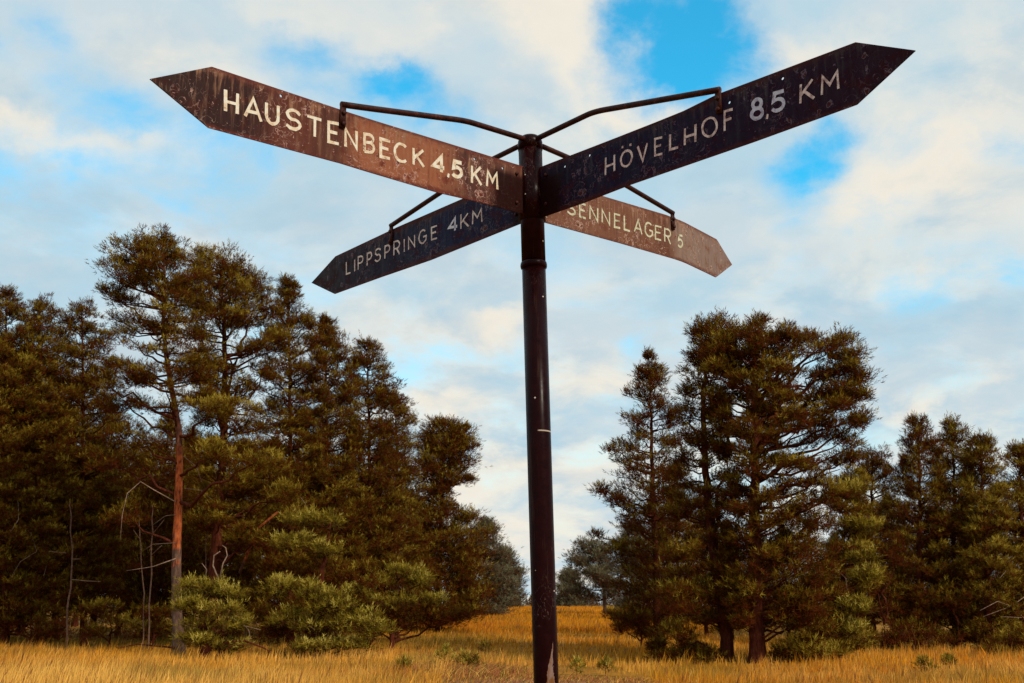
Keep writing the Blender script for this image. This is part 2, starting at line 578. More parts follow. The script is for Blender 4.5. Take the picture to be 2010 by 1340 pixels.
# ------------------------------------------------------------------ signpost
SIGNS = {
'H': {'q': [3.90444, 3.92733, 3.03445, -0.07011, 0.18087, 1.25091, 0.72, 0.17152], 'letters': [('H', [(1.2033, -0.0289), (1.1666, -0.0265), (1.2083, 0.0344), (1.1712, 0.0344)]), ('A', [(1.1422, -0.0265), (1.092, -0.0277), (1.1466, 0.0332), (1.0965, 0.0359)]), ('U', [(1.075, -0.026), (1.0359, -0.0235), (1.0793, 0.0347), (1.0399, 0.0369)]), ('S', [(1.0106, -0.0221), (0.9592, -0.019), (1.0144, 0.0365), (0.9626, 0.0371)]), ('T', [(0.9376, -0.027), (0.8879, -0.0245), (0.9413, 0.0335), (0.8912, 0.0341)]), ('E', [(0.8623, -0.0285), (0.8257, -0.0263), (0.8658, 0.0354), (0.829, 0.0385)]), ('N', [(0.8003, -0.0272), (0.76, -0.0236), (0.8033, 0.032), (0.7627, 0.0337)]), ('B', [(0.7299, -0.0247), (0.6935, -0.0207), (0.7324, 0.032), (0.6959, 0.0364)]), ('E', [(0.6675, -0.0267), (0.6316, -0.0251), (0.6699, 0.0325), (0.6338, 0.0328)]), ('C', [(0.6128, -0.024), (0.5641, -0.0212), (0.6149, 0.0341), (0.566, 0.0357)]), ('K', [(0.5374, -0.0221), (0.4945, -0.021), (0.5391, 0.0352), (0.4961, 0.0368)]), ('4', [(0.4588, -0.0255), (0.4059, -0.0254), (0.4604, 0.0364), (0.4072, 0.0383)]), (',', [(0.3938, -0.0328), (0.3883, -0.0327), (0.3941, -0.0177), (0.3885, -0.0183)]), ('5', [(0.3768, -0.027), (0.3278, -0.0232), (0.378, 0.0341), (0.3287, 0.0365)]), ('K', [(0.2872, -0.0274), (0.2437, -0.0264), (0.2881, 0.0348), (0.2443, 0.0387)]), ('M', [(0.2181, -0.0253), (0.1693, -0.0262), (0.2186, 0.0338), (0.1696, 0.0335)])], 'rod': [(0.0436, 0.1978), (0.3208, 0.1909), (0.8243, 0.1044), (0.8076, 0.036)], 'holes': [(1.0321, 0.0712), (0.275, 0.0628), (0.1438, 0.0605)], 'poly': [(0.03, 0.0915), (0.0643, 0.0915), (0.7912, 0.0885), (1.0351, 0.0899), (1.2537, 0.0911), (1.4225, -0.0006), (1.248, -0.0906), (0.8164, -0.0856), (0.4311, -0.0951), (0.25, -0.0895), (0.0647, -0.09), (0.03, -0.09)]},
'V': {'q': [-0.84443, -0.84244, 3.02487, -0.03847, 0.18472, 1.27425, 0.72, 0.1654], 'letters': [('H', [(0.3641, -0.0282), (0.4029, -0.0263), (0.366, 0.0324), (0.4049, 0.0319)]), ('Ö', [(0.4322, -0.0218), (0.4807, -0.0252), (0.4341, 0.0304), (0.4827, 0.0265)]), ('V', [(0.5057, -0.0253), (0.5459, -0.0283), (0.508, 0.0297), (0.5484, 0.028)]), ('E', [(0.5771, -0.0232), (0.6073, -0.0272), (0.5796, 0.0317), (0.61, 0.0284)]), ('L', [(0.6389, -0.0233), (0.6713, -0.0256), (0.6414, 0.0273), (0.6739, 0.0239)]), ('H', [(0.6971, -0.0259), (0.7372, -0.0288), (0.7001, 0.0278), (0.7405, 0.0286)]), ('O', [(0.7638, -0.0232), (0.818, -0.0304), (0.7671, 0.0338), (0.8216, 0.0276)]), ('F', [(0.8461, -0.0275), (0.8749, -0.0267), (0.85, 0.0335), (0.8787, 0.0305)]), ('8', [(0.9373, -0.0281), (0.9827, -0.0346), (0.9421, 0.039), (0.9877, 0.034)]), (',', [(0.9917, -0.0394), (0.9966, -0.04), (0.9927, -0.0258), (0.9976, -0.0257)]), ('5', [(1.0076, -0.0274), (1.0552, -0.0318), (1.0122, 0.034), (1.0601, 0.0306)]), ('K', [(1.1038, -0.03), (1.146, -0.0297), (1.1085, 0.0266), (1.151, 0.0296)]), ('M', [(1.1703, -0.0283), (1.2204, -0.0282), (1.1749, 0.0257), (1.2251, 0.0244)])], 'rod': [(0.0353, 0.2075), (0.3198, 0.2157), (0.8388, 0.1081), (0.827, 0.04)], 'holes': [(0.1712, 0.0601), (0.2908, 0.0652), (0.8672, 0.0576), (1.0519, 0.067)], 'poly': [(0.03, 0.0945), (0.0608, 0.0945), (0.4048, 0.09), (0.5892, 0.0886), (0.6961, 0.0888), (0.8254, 0.1045), (1.2814, 0.0882), (1.4396, 0.0003), (1.2678, -0.0903), (0.9395, -0.094), (0.4643, -0.0922), (0.253, -0.0985), (0.0587, -0.098), (0.03, -0.098)]},
'L': {'q': [2.32396, 2.33119, 3.02781, 0.00034, 0.18938, 1.25106, 0.85, 0.18295], 'letters': [('L', [(1.1572, -0.0208), (1.1265, -0.0232), (1.1612, 0.0355), (1.1305, 0.0344)]), ('I', [(1.098, -0.0226), (1.0898, -0.0231), (1.1015, 0.0306), (1.0933, 0.0301)]), ('P', [(1.068, -0.0224), (1.0319, -0.0239), (1.0718, 0.0356), (1.0355, 0.0339)]), ('P', [(1.002, -0.0204), (0.969, -0.0207), (1.0054, 0.0361), (0.9722, 0.0349)]), ('S', [(0.9474, -0.0163), (0.905, -0.0187), (0.9505, 0.0382), (0.908, 0.0369)]), ('P', [(0.8767, -0.0201), (0.8418, -0.0217), (0.8796, 0.0353), (0.8446, 0.0333)]), ('R', [(0.814, -0.0226), (0.7745, -0.0256), (0.8169, 0.038), (0.7772, 0.0345)]), ('I', [(0.7473, -0.0232), (0.74, -0.0237), (0.7497, 0.0305), (0.7423, 0.0299)]), ('N', [(0.7146, -0.0223), (0.6752, -0.0186), (0.7168, 0.0301), (0.6771, 0.0311)]), ('G', [(0.6468, -0.0177), (0.5997, -0.0192), (0.6487, 0.036), (0.6015, 0.0351)]), ('E', [(0.5664, -0.0207), (0.5321, -0.0222), (0.568, 0.0322), (0.5337, 0.0309)]), ('4', [(0.4617, -0.0173), (0.4057, -0.0265), (0.4631, 0.0393), (0.4069, 0.0336)]), ('K', [(0.3863, -0.0238), (0.3414, -0.0266), (0.3874, 0.0347), (0.3423, 0.0283)]), ('M', [(0.3181, -0.0243), (0.265, -0.0292), (0.3188, 0.0259), (0.2656, 0.0236)])], 'rod': [(0.0616, 0.207), (0.2443, 0.2028), (0.8396, 0.1143), (0.8182, 0.038)], 'holes': [], 'poly': [(0.03, 0.092), (0.3764, 0.0995), (0.8011, 0.0986), (1.2513, 0.0854), (1.4381, 0.0048), (1.2457, -0.0913), (0.8962, -0.0948), (0.5708, -0.1029), (0.0598, -0.0947), (0.03, -0.0947)]},
'S': {'q': [0.78152, 0.95756, 3.02387, 0.07085, 0.17969, 1.25902, 0.9, 0.1706], 'letters': [('S', [(0.1856, -0.0274), (0.2322, -0.0297), (0.1866, 0.0219), (0.2334, 0.0212)]), ('E', [(0.2551, -0.027), (0.2897, -0.028), (0.2564, 0.0262), (0.2912, 0.0268)]), ('N', [(0.3142, -0.025), (0.3584, -0.0262), (0.3157, 0.0268), (0.3602, 0.028)]), ('N', [(0.3854, -0.0249), (0.4294, -0.0272), (0.3871, 0.0275), (0.4314, 0.0264)]), ('E', [(0.46, -0.0286), (0.4942, -0.0269), (0.4622, 0.0266), (0.4965, 0.0274)]), ('L', [(0.5193, -0.0274), (0.5541, -0.0278), (0.5218, 0.0305), (0.5567, 0.0292)]), ('A', [(0.5831, -0.0234), (0.6303, -0.0258), (0.5857, 0.03), (0.6333, 0.0311)]), ('G', [(0.6514, -0.0244), (0.6999, -0.0255), (0.6544, 0.0319), (0.7031, 0.0321)]), ('E', [(0.7199, -0.0274), (0.7587, -0.0266), (0.7232, 0.0291), (0.7621, 0.0307)]), ('R', [(0.7825, -0.0287), (0.8218, -0.0325), (0.7862, 0.0297), (0.8258, 0.0299)]), ('5', [(0.8702, -0.0358), (0.9146, -0.0323), (0.8745, 0.0225), (0.9195, 0.0267)])], 'rod': [(0.0509, 0.2031), (0.4207, 0.1812), (0.8447, 0.1083), (0.8297, 0.0418)], 'holes': [], 'poly': [(0.03, 0.09), (0.3971, 0.0861), (0.8006, 0.093), (0.8569, 0.0904), (1.2701, 0.0903), (1.4332, 0.0032), (1.2422, -0.0952), (0.8235, -0.0913), (0.4879, -0.0882), (0.0692, -0.089), (0.03, -0.089)]},
}
PX3, PLEAN, PD = 0.07088, -0.02307, 3.4          # pole axis: x at z = 3, lean per metre, distance


def poleaxis(z):
    return np.array([PX3 + PLEAN * (z - 3), PD, z])


def arm_xy(s, q):
    th1, th2, sb = q[0], q[1], q[6]; w = .06; n = 24
    ss = np.linspace(0, s, n + 1); mm = (ss[:-1] + ss[1:]) / 2
    k = np.clip((mm - (sb - w)) / (2 * w), 0, 1)
    th = th1 + (th2 - th1) * k
    return np.array([np.cos(th).sum(), np.sin(th).sum()]) * s / n, th[-1]


def arm_point(s, t_, q, off=0.0, side=1.0):
    xy, th = arm_xy(s, q)
    z = q[2] + s * math.sin(q[3]) + t_
    nrm = np.array([math.sin(th), -math.cos(th), 0]) * side
    return np.array([PX3 + PLEAN * (q[2] - 3) + xy[0], PD + xy[1], z]) + nrm * off


def arm_side(q):
    p = arm_point(.6, 0, q); xy, th = arm_xy(.6, q)
    nrm = np.array([math.sin(th), -math.cos(th), 0])
    return 1.0 if nrm @ (np.array([0, 0, CAMZ]) - p) > 0 else -1.0


def plate_mat(name, base_stops, rust, pale, streak, amount, root_shade=.2, smooth_from=9.0):
    m, t = newmat(name)
    uvn = t.coord('UV')
    x = t.sep(uvn)
    s_, t_ = x[0], x[1]
    base = t.ramp(t.math('DIVIDE', t.math('ADD', s_, t.math('MULTIPLY', t.noise(uvn, 9, 3, .5), .16)), 1.5), base_stops)
    # vertical run marks, strongest below the top edge
    vst = t.comb(t.math('MULTIPLY', s_, 62.0), t.math('MULTIPLY', t_, 6.0), 0.0)
    st = t.noise(vst, 1.0, 5, .6)
    topm = t.mrange(t_, -.07, .085, .25, 1.0)
    col = t.mix(t.math('MULTIPLY', t.mrange(st, .50, .72), t.math('MULTIPLY', topm, amount)), base, streak)
    col = t.mix(t.math('MULTIPLY', t.mrange(st, .46, .30), .55), col, t.mix(1.0, col, (.45, .38, .36), 'MULTIPLY'))
    blot = t.noise(uvn, 16, 6, .65, .4)
    col = t.mix(t.math('MULTIPLY', t.mrange(blot, .52, .68, 0, min(.9, .7 * amount)), t.mrange(s_, smooth_from, smooth_from + .15, 1, .25)), col, rust)
    # blisters of rust with a pale broken rim
    vo = t.n.new('ShaderNodeTexVoronoi')
    vv = t.vmath('ADD', t.comb(t.math('MULTIPLY', s_, 34.0), t.math('MULTIPLY', t_, 26.0), 0.0),
                 t.vmath('SCALE', t.noise(uvn, 60, 3, .6, 0, 1), 1.0))
    t.l.new(vv, vo.inputs['Vector'])
    vo.inputs['Scale'].default_value = 1.0
    vo.inputs['Randomness'].default_value = 1.0
    cellr = t.sep(vo.outputs['Color'])
    big = t.noise(uvn, 5.5, 3, .5)
    sel = t.math('GREATER_THAN', t.math('ADD', cellr[0], t.math('ADD', t.mrange(big, .35, .65, -.22, .28), t.math('ADD', t.mrange(t_, -.02, .09, -.04, .26), t.mrange(s_, smooth_from, smooth_from + .15, 0, -.40)))), .70)
    rad = t.math('MULTIPLY_ADD', cellr[1], .22, .14)
    dd = t.math('DIVIDE', vo.outputs['Distance'], rad)
    inner = t.math('MULTIPLY', t.math('LESS_THAN', dd, .8), sel)
    rim = t.math('MULTIPLY', t.math('MULTIPLY', t.math('GREATER_THAN', dd, .8), t.math('LESS_THAN', dd, 1.12)), sel)
    col = t.mix(t.math('MULTIPLY', rim, .75), col, pale)
    col = t.mix(inner, col, rust)
    # rust creeping from the long edges
    ed = t.math('ABSOLUTE', t.math('ADD', t_, t.math('MULTIPLY', t.math('SUBTRACT', blot, .5), .03)))
    drip = t.math('ADD', t_, t.math('MULTIPLY', t.math('SUBTRACT', st, .5), .10))
    col = t.mix(t.mrange(drip, .058, .092, 0, .75 * min(1.0, amount)), col, t.mix(t.mrange(blot, .42, .60), rust, streak))
    col = t.mix(t.mrange(ed, .076, .089, 0, .85), col, rust)
    chip = t.noise(uvn, 85, 4, .7)
    col = t.mix(t.math('MULTIPLY', t.mrange(chip, .60, .66), t.mrange(blot, .44, .60, 0, .8)), col, pale)
    # faded scribbles
    nn = t.noise(uvn, 22, 2, .5, 1.5)
    line = t.math('LESS_THAN', t.math('ABSOLUTE', t.math('SUBTRACT', nn, .5)), .012)
    col = t.mix(t.math('MULTIPLY', line, t.mrange(big, .45, .6, 0, .5)), col, pale)
    # shade painted into the colour where the arm meets the post
    rootm = t.mrange(t.math('ADD', s_, t.math('MULTIPLY', blot, .06)), root_shade + .05, root_shade)
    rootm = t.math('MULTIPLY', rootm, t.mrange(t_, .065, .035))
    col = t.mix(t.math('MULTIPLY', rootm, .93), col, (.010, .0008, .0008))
    h = t.math('ADD', t.math('MULTIPLY', blot, .5), t.math('MULTIPLY', t.math('ADD', rim, t.math('MULTIPLY', inner, -.6)), .35))
    h = t.math('ADD', h, t.math('MULTIPLY', st, .3))
    rg_ = t.mrange(blot, .4, .65, .42, .8)
    return finish(m, t, col, rg_, h, .5, .002, .06)


NAVY = [(0, (.010, .0015, .006)), (.30, (.009, .006, .024)), (.55, (.012, .0045, .018)), (.8, (.016, .004, .013)), (1, (.020, .0045, .009))]
NAVY2 = [(0, (.012, .006, .026)), (.35, (.011, .013, .040)), (.7, (.017, .013, .024)), (1, (.026, .015, .015))]
BROWN = [(0, (.070, .026, .018)), (.10, (.095, .034, .022)), (.27, (.066, .026, .020)), (.34, (.23, .080, .040)), (.56, (.22, .075, .038)), (.60, (.070, .026, .018)),
         (.72, (.095, .028, .018)), (.80, (.030, .011, .010)), (1, (.024, .010, .009))]
SAND = [(0, (.13, .052, .030)), (.2, (.155, .066, .040)), (.5, (.135, .054, .030)), (.585, (.105, .038, .022)), (.63, (.19, .12, .09)), (1, (.17, .105, .085))]  # lighter tip stops: reflection off the bent end put into the colour
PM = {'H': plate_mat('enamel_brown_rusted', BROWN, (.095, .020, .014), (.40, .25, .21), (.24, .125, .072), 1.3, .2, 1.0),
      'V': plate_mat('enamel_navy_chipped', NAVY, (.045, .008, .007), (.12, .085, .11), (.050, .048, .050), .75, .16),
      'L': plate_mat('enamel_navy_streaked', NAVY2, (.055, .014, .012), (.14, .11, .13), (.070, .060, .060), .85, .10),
      'S': plate_mat('enamel_rust_sheen', SAND, (.11, .035, .020), (.42, .28, .22), (.27, .15, .10), .9, .05)}


def paint(name, c, c2):
    m, t = newmat(name)
    n_ = t.noise(t.coord('Object'), 60, 5, .65)
    return finish(m, t, t.mix(t.mrange(n_, .58, .68, 0, .8), t.mix(t.mrange(n_, .42, .56), c, c2), (.10, .045, .035)), .6, None, spec=.35)


LET = {'H': paint('cream_letter_paint', (.60, .56, .46), (.55, .42, .28)), 'V': paint('old_white_letter_paint', (.66, .52, .47), (.42, .28, .26)),
       'L': paint('white_letter_paint', (.66, .56, .50), (.45, .33, .30)), 'S': paint('yellowed_letter_paint', (.50, .47, .35), (.40, .38, .24))}
NUM = {'H': LET['H'], 'V': paint('blue_white_number_paint', (.50, .50, .58), (.36, .33, .42)), 'L': paint('grey_white_number_paint', (.60, .60, .66), (.45, .42, .48)), 'S': LET['S']}

m, t = newmat('pole_paint_dark_red')
o = t.coord('Object')
so_ = t.sep(o)
xa = t.math('ADD', so_[0], t.math('MULTIPLY', so_[2], .02307))      # distance from the leaning axis
nz = t.noise(o, 30, 5, .6)
base = t.ramp(nz, [(.3, (.0075, .0006, .0008)), (.7, (.014, .0014, .0014))])
stk = t.noise(t.vmath('MULTIPLY', o, (55, 55, 3)), 1.0, 4, .6)
base = t.mix(t.mrange(stk, .58, .72, 0, .5), base, (.060, .026, .014))
sc = t.noise(t.vmath('MULTIPLY', o, (30, 30, 14)), 1.0, 2, .5, 2.0)
scl = t.math('LESS_THAN', t.math('ABSOLUTE', t.math('SUBTRACT', sc, .52)), .0035)
scm = t.mrange(t.noise(o, 5, 2, .5), .52, .62, 0, .45)
base = t.mix(t.math('MULTIPLY', scl, scm), base, (.22, .15, .12))
spk = t.n.new('ShaderNodeTexVoronoi'); t.l.new(o, spk.inputs['Vector']); spk.inputs['Scale'].default_value = 34
spm = t.math('MULTIPLY', t.math('LESS_THAN', spk.outputs['Distance'], .10), t.math('GREATER_THAN', t.sep(spk.outputs['Color'])[0], .86))
base = t.mix(spm, base, (.50, .40, .36))
# one worn ring scratch and the peeled strip low on the camera side
ring = t.math('LESS_THAN', t.math('ABSOLUTE', t.math('SUBTRACT', so_[2], 2.168)), .0022)
ring = t.math('MULTIPLY', ring, t.mrange(xa, -.006, .0, smooth=False))
base = t.mix(t.math('MULTIPLY', ring, .8), base, (.45, .36, .28))
pn = t.noise(t.vmath('MULTIPLY', o, (1, 1, .30)), 42, 6, .72)
pe = t.math('ADD', xa, t.math('MULTIPLY', t.math('SUBTRACT', pn, .5), .05))
lo = t.mrange(t.math('ADD', so_[2], t.math('MULTIPLY', pn, .12)), 1.60, 1.40)
left = t.math('SUBTRACT', .030, t.math('MULTIPLY', lo, .034))
strip = t.math('MULTIPLY', t.math('GREATER_THAN', pe, left), t.math('LESS_THAN', pe, .026))
strip = t.math('MULTIPLY', strip, t.math('GREATER_THAN', lo, .02))
strip = t.math('MULTIPLY', strip, t.math('LESS_THAN', so_[1], 0.0))
base = t.mix(strip, base, t.mix(t.mrange(pn, .42, .58), (.14, .055, .014), (.19, .12, .10)))
MAT_POLE = finish(m, t, base, t.mrange(nz, .3, .7, .22, .36), nz, .10, .002, .06)
m, t = newmat('iron_dark_rusty')
nz = t.noise(t.coord('Object'), 45, 5, .65)
MAT_IRON = finish(m, t, t.ramp(nz, [(.35, (.015, .003, .002)), (.6, (.045, .011, .007)), (.75, (.13, .042, .026))]), .5, nz, .4, .002, .12)

g0 = ground(0, PD)
post = empty('signpost', (poleaxis(0)[0], PD, 0), 'four-armed iron signpost with lettered arrow boards and bent support rods, on a dark red pole', 'signpost')
PO = np.array([poleaxis(0)[0], PD, 0.0])


def L(P):
    return np.asarray(P, float) - PO


# pole: lower and upper tube as one part, slightly wider above the collar
a = Acc()
zs = [-.3, .6, 1.4, 2.1, 2.755]
a.tube([L(poleaxis(z)) for z in zs], [.0395, .0396, .0398, .0408, .0418], 40, True)
po = link('pole', a.mesh('pole', MAT_POLE, True), post)
a = Acc(); a.tube([L(poleaxis(z)) for z in (2.757, 3.0, 3.20)], [.0422, .0425, .0428], 40, True)
link('upper_pole', a.mesh('upper_pole', MAT_POLE, True), post)
a = Acc(); pr = [(2.748, .0415), (2.750, .0455), (2.756, .0470), (2.763, .0470), (2.769, .0455), (2.771, .0415)]
a.tube([L(poleaxis(z)) for z, r_ in pr], [r_ for z, r_ in pr], 40, True)
link('collar', a.mesh('collar', MAT_POLE, True), post)
a = Acc(); pr = [(3.200, .0445), (3.228, .0450), (3.240, .042), (3.250, .033), (3.256, .018), (3.2575, .002)]
a.tube([L(poleaxis(z)) for z, r_ in pr], [r_ for z, r_ in pr], 40, True)
link('pole_cap', a.mesh('pole_cap', MAT_POLE, True), post)
a = Acc(); pr = [(2.925, .043), (2.926, .0475), (3.118, .0475), (3.119, .043)]
a.tube([L(poleaxis(z)) for z, r_ in pr], [r_ for z, r_ in pr], 40, True)
link('mounting_sleeve', a.mesh('mounting_sleeve', MAT_POLE, False), post)


def arc(cx, cy, rx, ry, a0, a1, n=10):
    return [(cx + rx * math.cos(R(a0 + (a1 - a0) * i / n)), cy + ry * math.sin(R(a0 + (a1 - a0) * i / n))) for i in range(n + 1)]


# single-stroke letters on a unit box (a True first item closes the stroke)
GLYPH = {
    'H': [[(0, 0), (0, 1)], [(1, 0), (1, 1)], [(0, .47), (1, .47)]],
    'A': [[(0, 0), (.5, 1), (1, 0)], [(.2, .32), (.8, .32)]],
    'U': [[(0, 1), (0, .38)] + arc(.5, .36, .5, .36, 180, 360, 8)[1:] + [(1, 1)]],
    'S': [[(.95, .84)] + arc(.52, .74, .42, .26, 50, 250, 8) + arc(.48, .25, .46, .26, 70, -140, 9) + [(.03, .13)]],
    'T': [[(0, 1), (1, 1)], [(.52, 1), (.52, 0)]],
    'E': [[(1, 1), (0, 1), (0, 0), (1, 0)], [(0, .52), (.85, .52)]],
    'N': [[(0, 0), (0, 1), (1, 0), (1, 1)]],
    'B': [[(0, 0), (0, 1), (.55, 1)] + arc(.55, .77, .35, .23, 90, -90, 6)[1:] + [(0, .54)], [(.0, .54), (.6, .54)] + arc(.6, .27, .40, .27, 90, -90, 7)[1:] + [(0, 0)]],
    'C': [arc(.55, .5, .55, .52, 48, 312, 14)],
    'K': [[(0, 0), (0, 1)], [(.9, 1), (.05, .42)], [(.25, .56), (1, 0)]],
    'M': [[(0, 0), (.06, 1), (.5, .42), (.94, 1), (1, 0)]],
    'O': [[True] + arc(.5, .5, .5, .52, 0, 345, 18)],
    'V': [[(0, 1), (.5, 0), (1, 1)]],
    'L': [[(0, 1), (0, 0), (1, 0)]],
    'F': [[(0, 0), (0, 1), (1, 1)], [(0, .52), (.85, .52)]],
    'I': [[(.5, 0), (.5, 1)]],
    'P': [[(0, 0), (0, 1), (.55, 1)] + arc(.55, .74, .42, .26, 90, -90, 7)[1:] + [(0, .48)]],
    'R': [[(0, 0), (0, 1), (.55, 1)] + arc(.55, .74, .42, .26, 90, -90, 7)[1:] + [(0, .48)], [(.45, .48), (1, 0)]],
    'G': [arc(.52, .5, .52, .52, 48, 300, 13) + [(.98, .18), (.98, .46), (.58, .46)]],
    '4': [[(.74, 0), (.74, 1), (0, .30), (1, .30)]],
    '5': [[(.93, 1), (.22, 1), (.12, .56)] + arc(.45, .32, .48, .32, 110, -150, 11)],
    '8': [[True] + arc(.5, .76, .36, .24, -90, 255, 14), [True] + arc(.5, .27, .46, .27, 90, 435, 16)],
    ',': [[(.8, 1), (.2, 0)]],
}
GLYPH['Ö'] = GLYPH['O']


def ribbon(pts, w, closed):
    """2-D polyline to mitred strip; returns verts, quads"""
    P = np.asarray(pts, float); n = len(P)
    if closed:
        prv = np.roll(P, 1, 0); nxt = np.roll(P, -1, 0)
    else:
        prv = np.vstack([2 * P[0] - P[1], P[:-1]]); nxt = np.vstack([P[1:], 2 * P[-1] - P[-2]])
    d0 = P - prv; d0 /= np.linalg.norm(d0, axis=1)[:, None] + 1e-12
    d1 = nxt - P; d1 /= np.linalg.norm(d1, axis=1)[:, None] + 1e-12
    n0 = np.stack([-d0[:, 1], d0[:, 0]], -1); n1_ = np.stack([-d1[:, 1], d1[:, 0]], -1)
    mm = n0 + n1_; mm /= np.linalg.norm(mm, axis=1)[:, None] + 1e-12
    sc_ = np.clip(1 / np.maximum((mm * n0).sum(1), .35), 1, 2.2)
    W_ = np.broadcast_to(np.asarray(w, float), (n,))
    Lf = P + mm * (sc_ * W_ / 2)[:, None]; Rt = P - mm * (sc_ * W_ / 2)[:, None]
    V = np.stack([Lf, Rt], 1).reshape(-1, 2)
    m_ = n if closed else n - 1
    Q = [[2 * i, 2 * i + 1, 2 * ((i + 1) % n) + 1, 2 * ((i + 1) % n)] for i in range(m_)]
    return V, Q


def letters_mesh(name, items, q, side, w0, mat, rnd):
    key_num = 'S' if mat is LET['S'] else ''
    a = Acc(); lvl = 0
    for c, box in items:
        bl, br, tl, tr = [np.array(b) for b in box]
        strokes = GLYPH[c]
        w = w0
        if c in '458': w = w0 * (1.42 if key_num != 'S' else 1.15)
        if c == ',': w = w0 * .8

        def mp(u, v):
            return (bl * (1 - u) + br * u) * (1 - v) + (tl * (1 - u) + tr * u) * v
        sts = [(s, False) for s in strokes]
        if c == 'Ö':
            sts += [([(.08, 1.33), (.24, 1.33)], False), ([(.78, 1.33), (.94, 1.33)], False)]
        for s, _ in sts:
            closed = s[0] is True
            pts = s[1:] if closed else s
            P = [mp(u + rnd.uniform(-.02, .02), v + rnd.uniform(-.015, .015)) for u, v in pts]
            # subdivide long straight strokes so the brush width can waver
            ws = [w * rnd.uniform(.88, 1.14) for _ in P]
            if c in '458': P = [mp(.06 + .88 * u, .06 + .88 * v) for u, v in pts]
            V, Q = ribbon(P, ws, closed)
            lvl += 1
            off = .0030 + .00010 * (lvl % 4)
            n_ = len(V)
            top = [L(arm_point(v[0], v[1], q, off, side)) for v in V]
            a.add(top, Q)
    return a.mesh(name, mat)


def plate_mesh(key, S):
    q = S['q']; side = arm_side(q)
    cu = bpy.data.curves.new('arm_outline', 'CURVE')
    cu.dimensions = '2D'; cu.fill_mode = 'BOTH'; cu.extrude = .0022
    loops = [[(x, min(y, .099)) for x, y in S['poly']]]
    for (hx, hy) in S['holes']:
        loops.append([(hx + .0048 * math.cos(k * math.pi / 6), hy + .0048 * math.sin(k * math.pi / 6)) for k in range(12)])
    for lp in loops:
        sp = cu.splines.new('POLY'); sp.points.add(len(lp) - 1)
        for p_, (x, y) in zip(sp.points, lp): p_.co = (x, y, 0, 1)
        sp.use_cyclic_u = True
    tmp = bpy.data.objects.new('tmp', cu)
    COL.objects.link(tmp)
    dg = bpy.context.evaluated_depsgraph_get()
    me = bpy.data.meshes.new_from_object(tmp.evaluated_get(dg))
    bpy.data.objects.remove(tmp); bpy.data.curves.remove(cu)
    bm = bmesh.new(); bm.from_mesh(me)
    bmesh.ops.remove_doubles(bm, verts=bm.verts, dist=1e-5)
    for k in range(1, 30):
        geom = bm.verts[:] + bm.edges[:] + bm.faces[:]
        bmesh.ops.bisect_plane(bm, geom=geom, plane_co=(k * .05, 0, 0), plane_no=(1, 0, 0))
    for l_ in list(bm.loops.layers.uv.values()): bm.loops.layers.uv.remove(l_)
    uvl = bm.loops.layers.uv.new('UVMap')
    for f in bm.faces:
        for l in f.loops: l[uvl].uv = (l.vert.co.x, l.vert.co.y)
        f.material_index = 0; f.smooth = False
    for v in bm.verts:
        s_, t_, d_ = v.co
        # small waves in the sheet
        wv = 0.0
        v.co = Vector(L(arm_point(s_, t_, q, d_ + wv, side)))
    bmesh.ops.recalc_face_normals(bm, faces=bm.faces)
    bm.to_mesh(me); bm.free()
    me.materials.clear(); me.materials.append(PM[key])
    return me, side


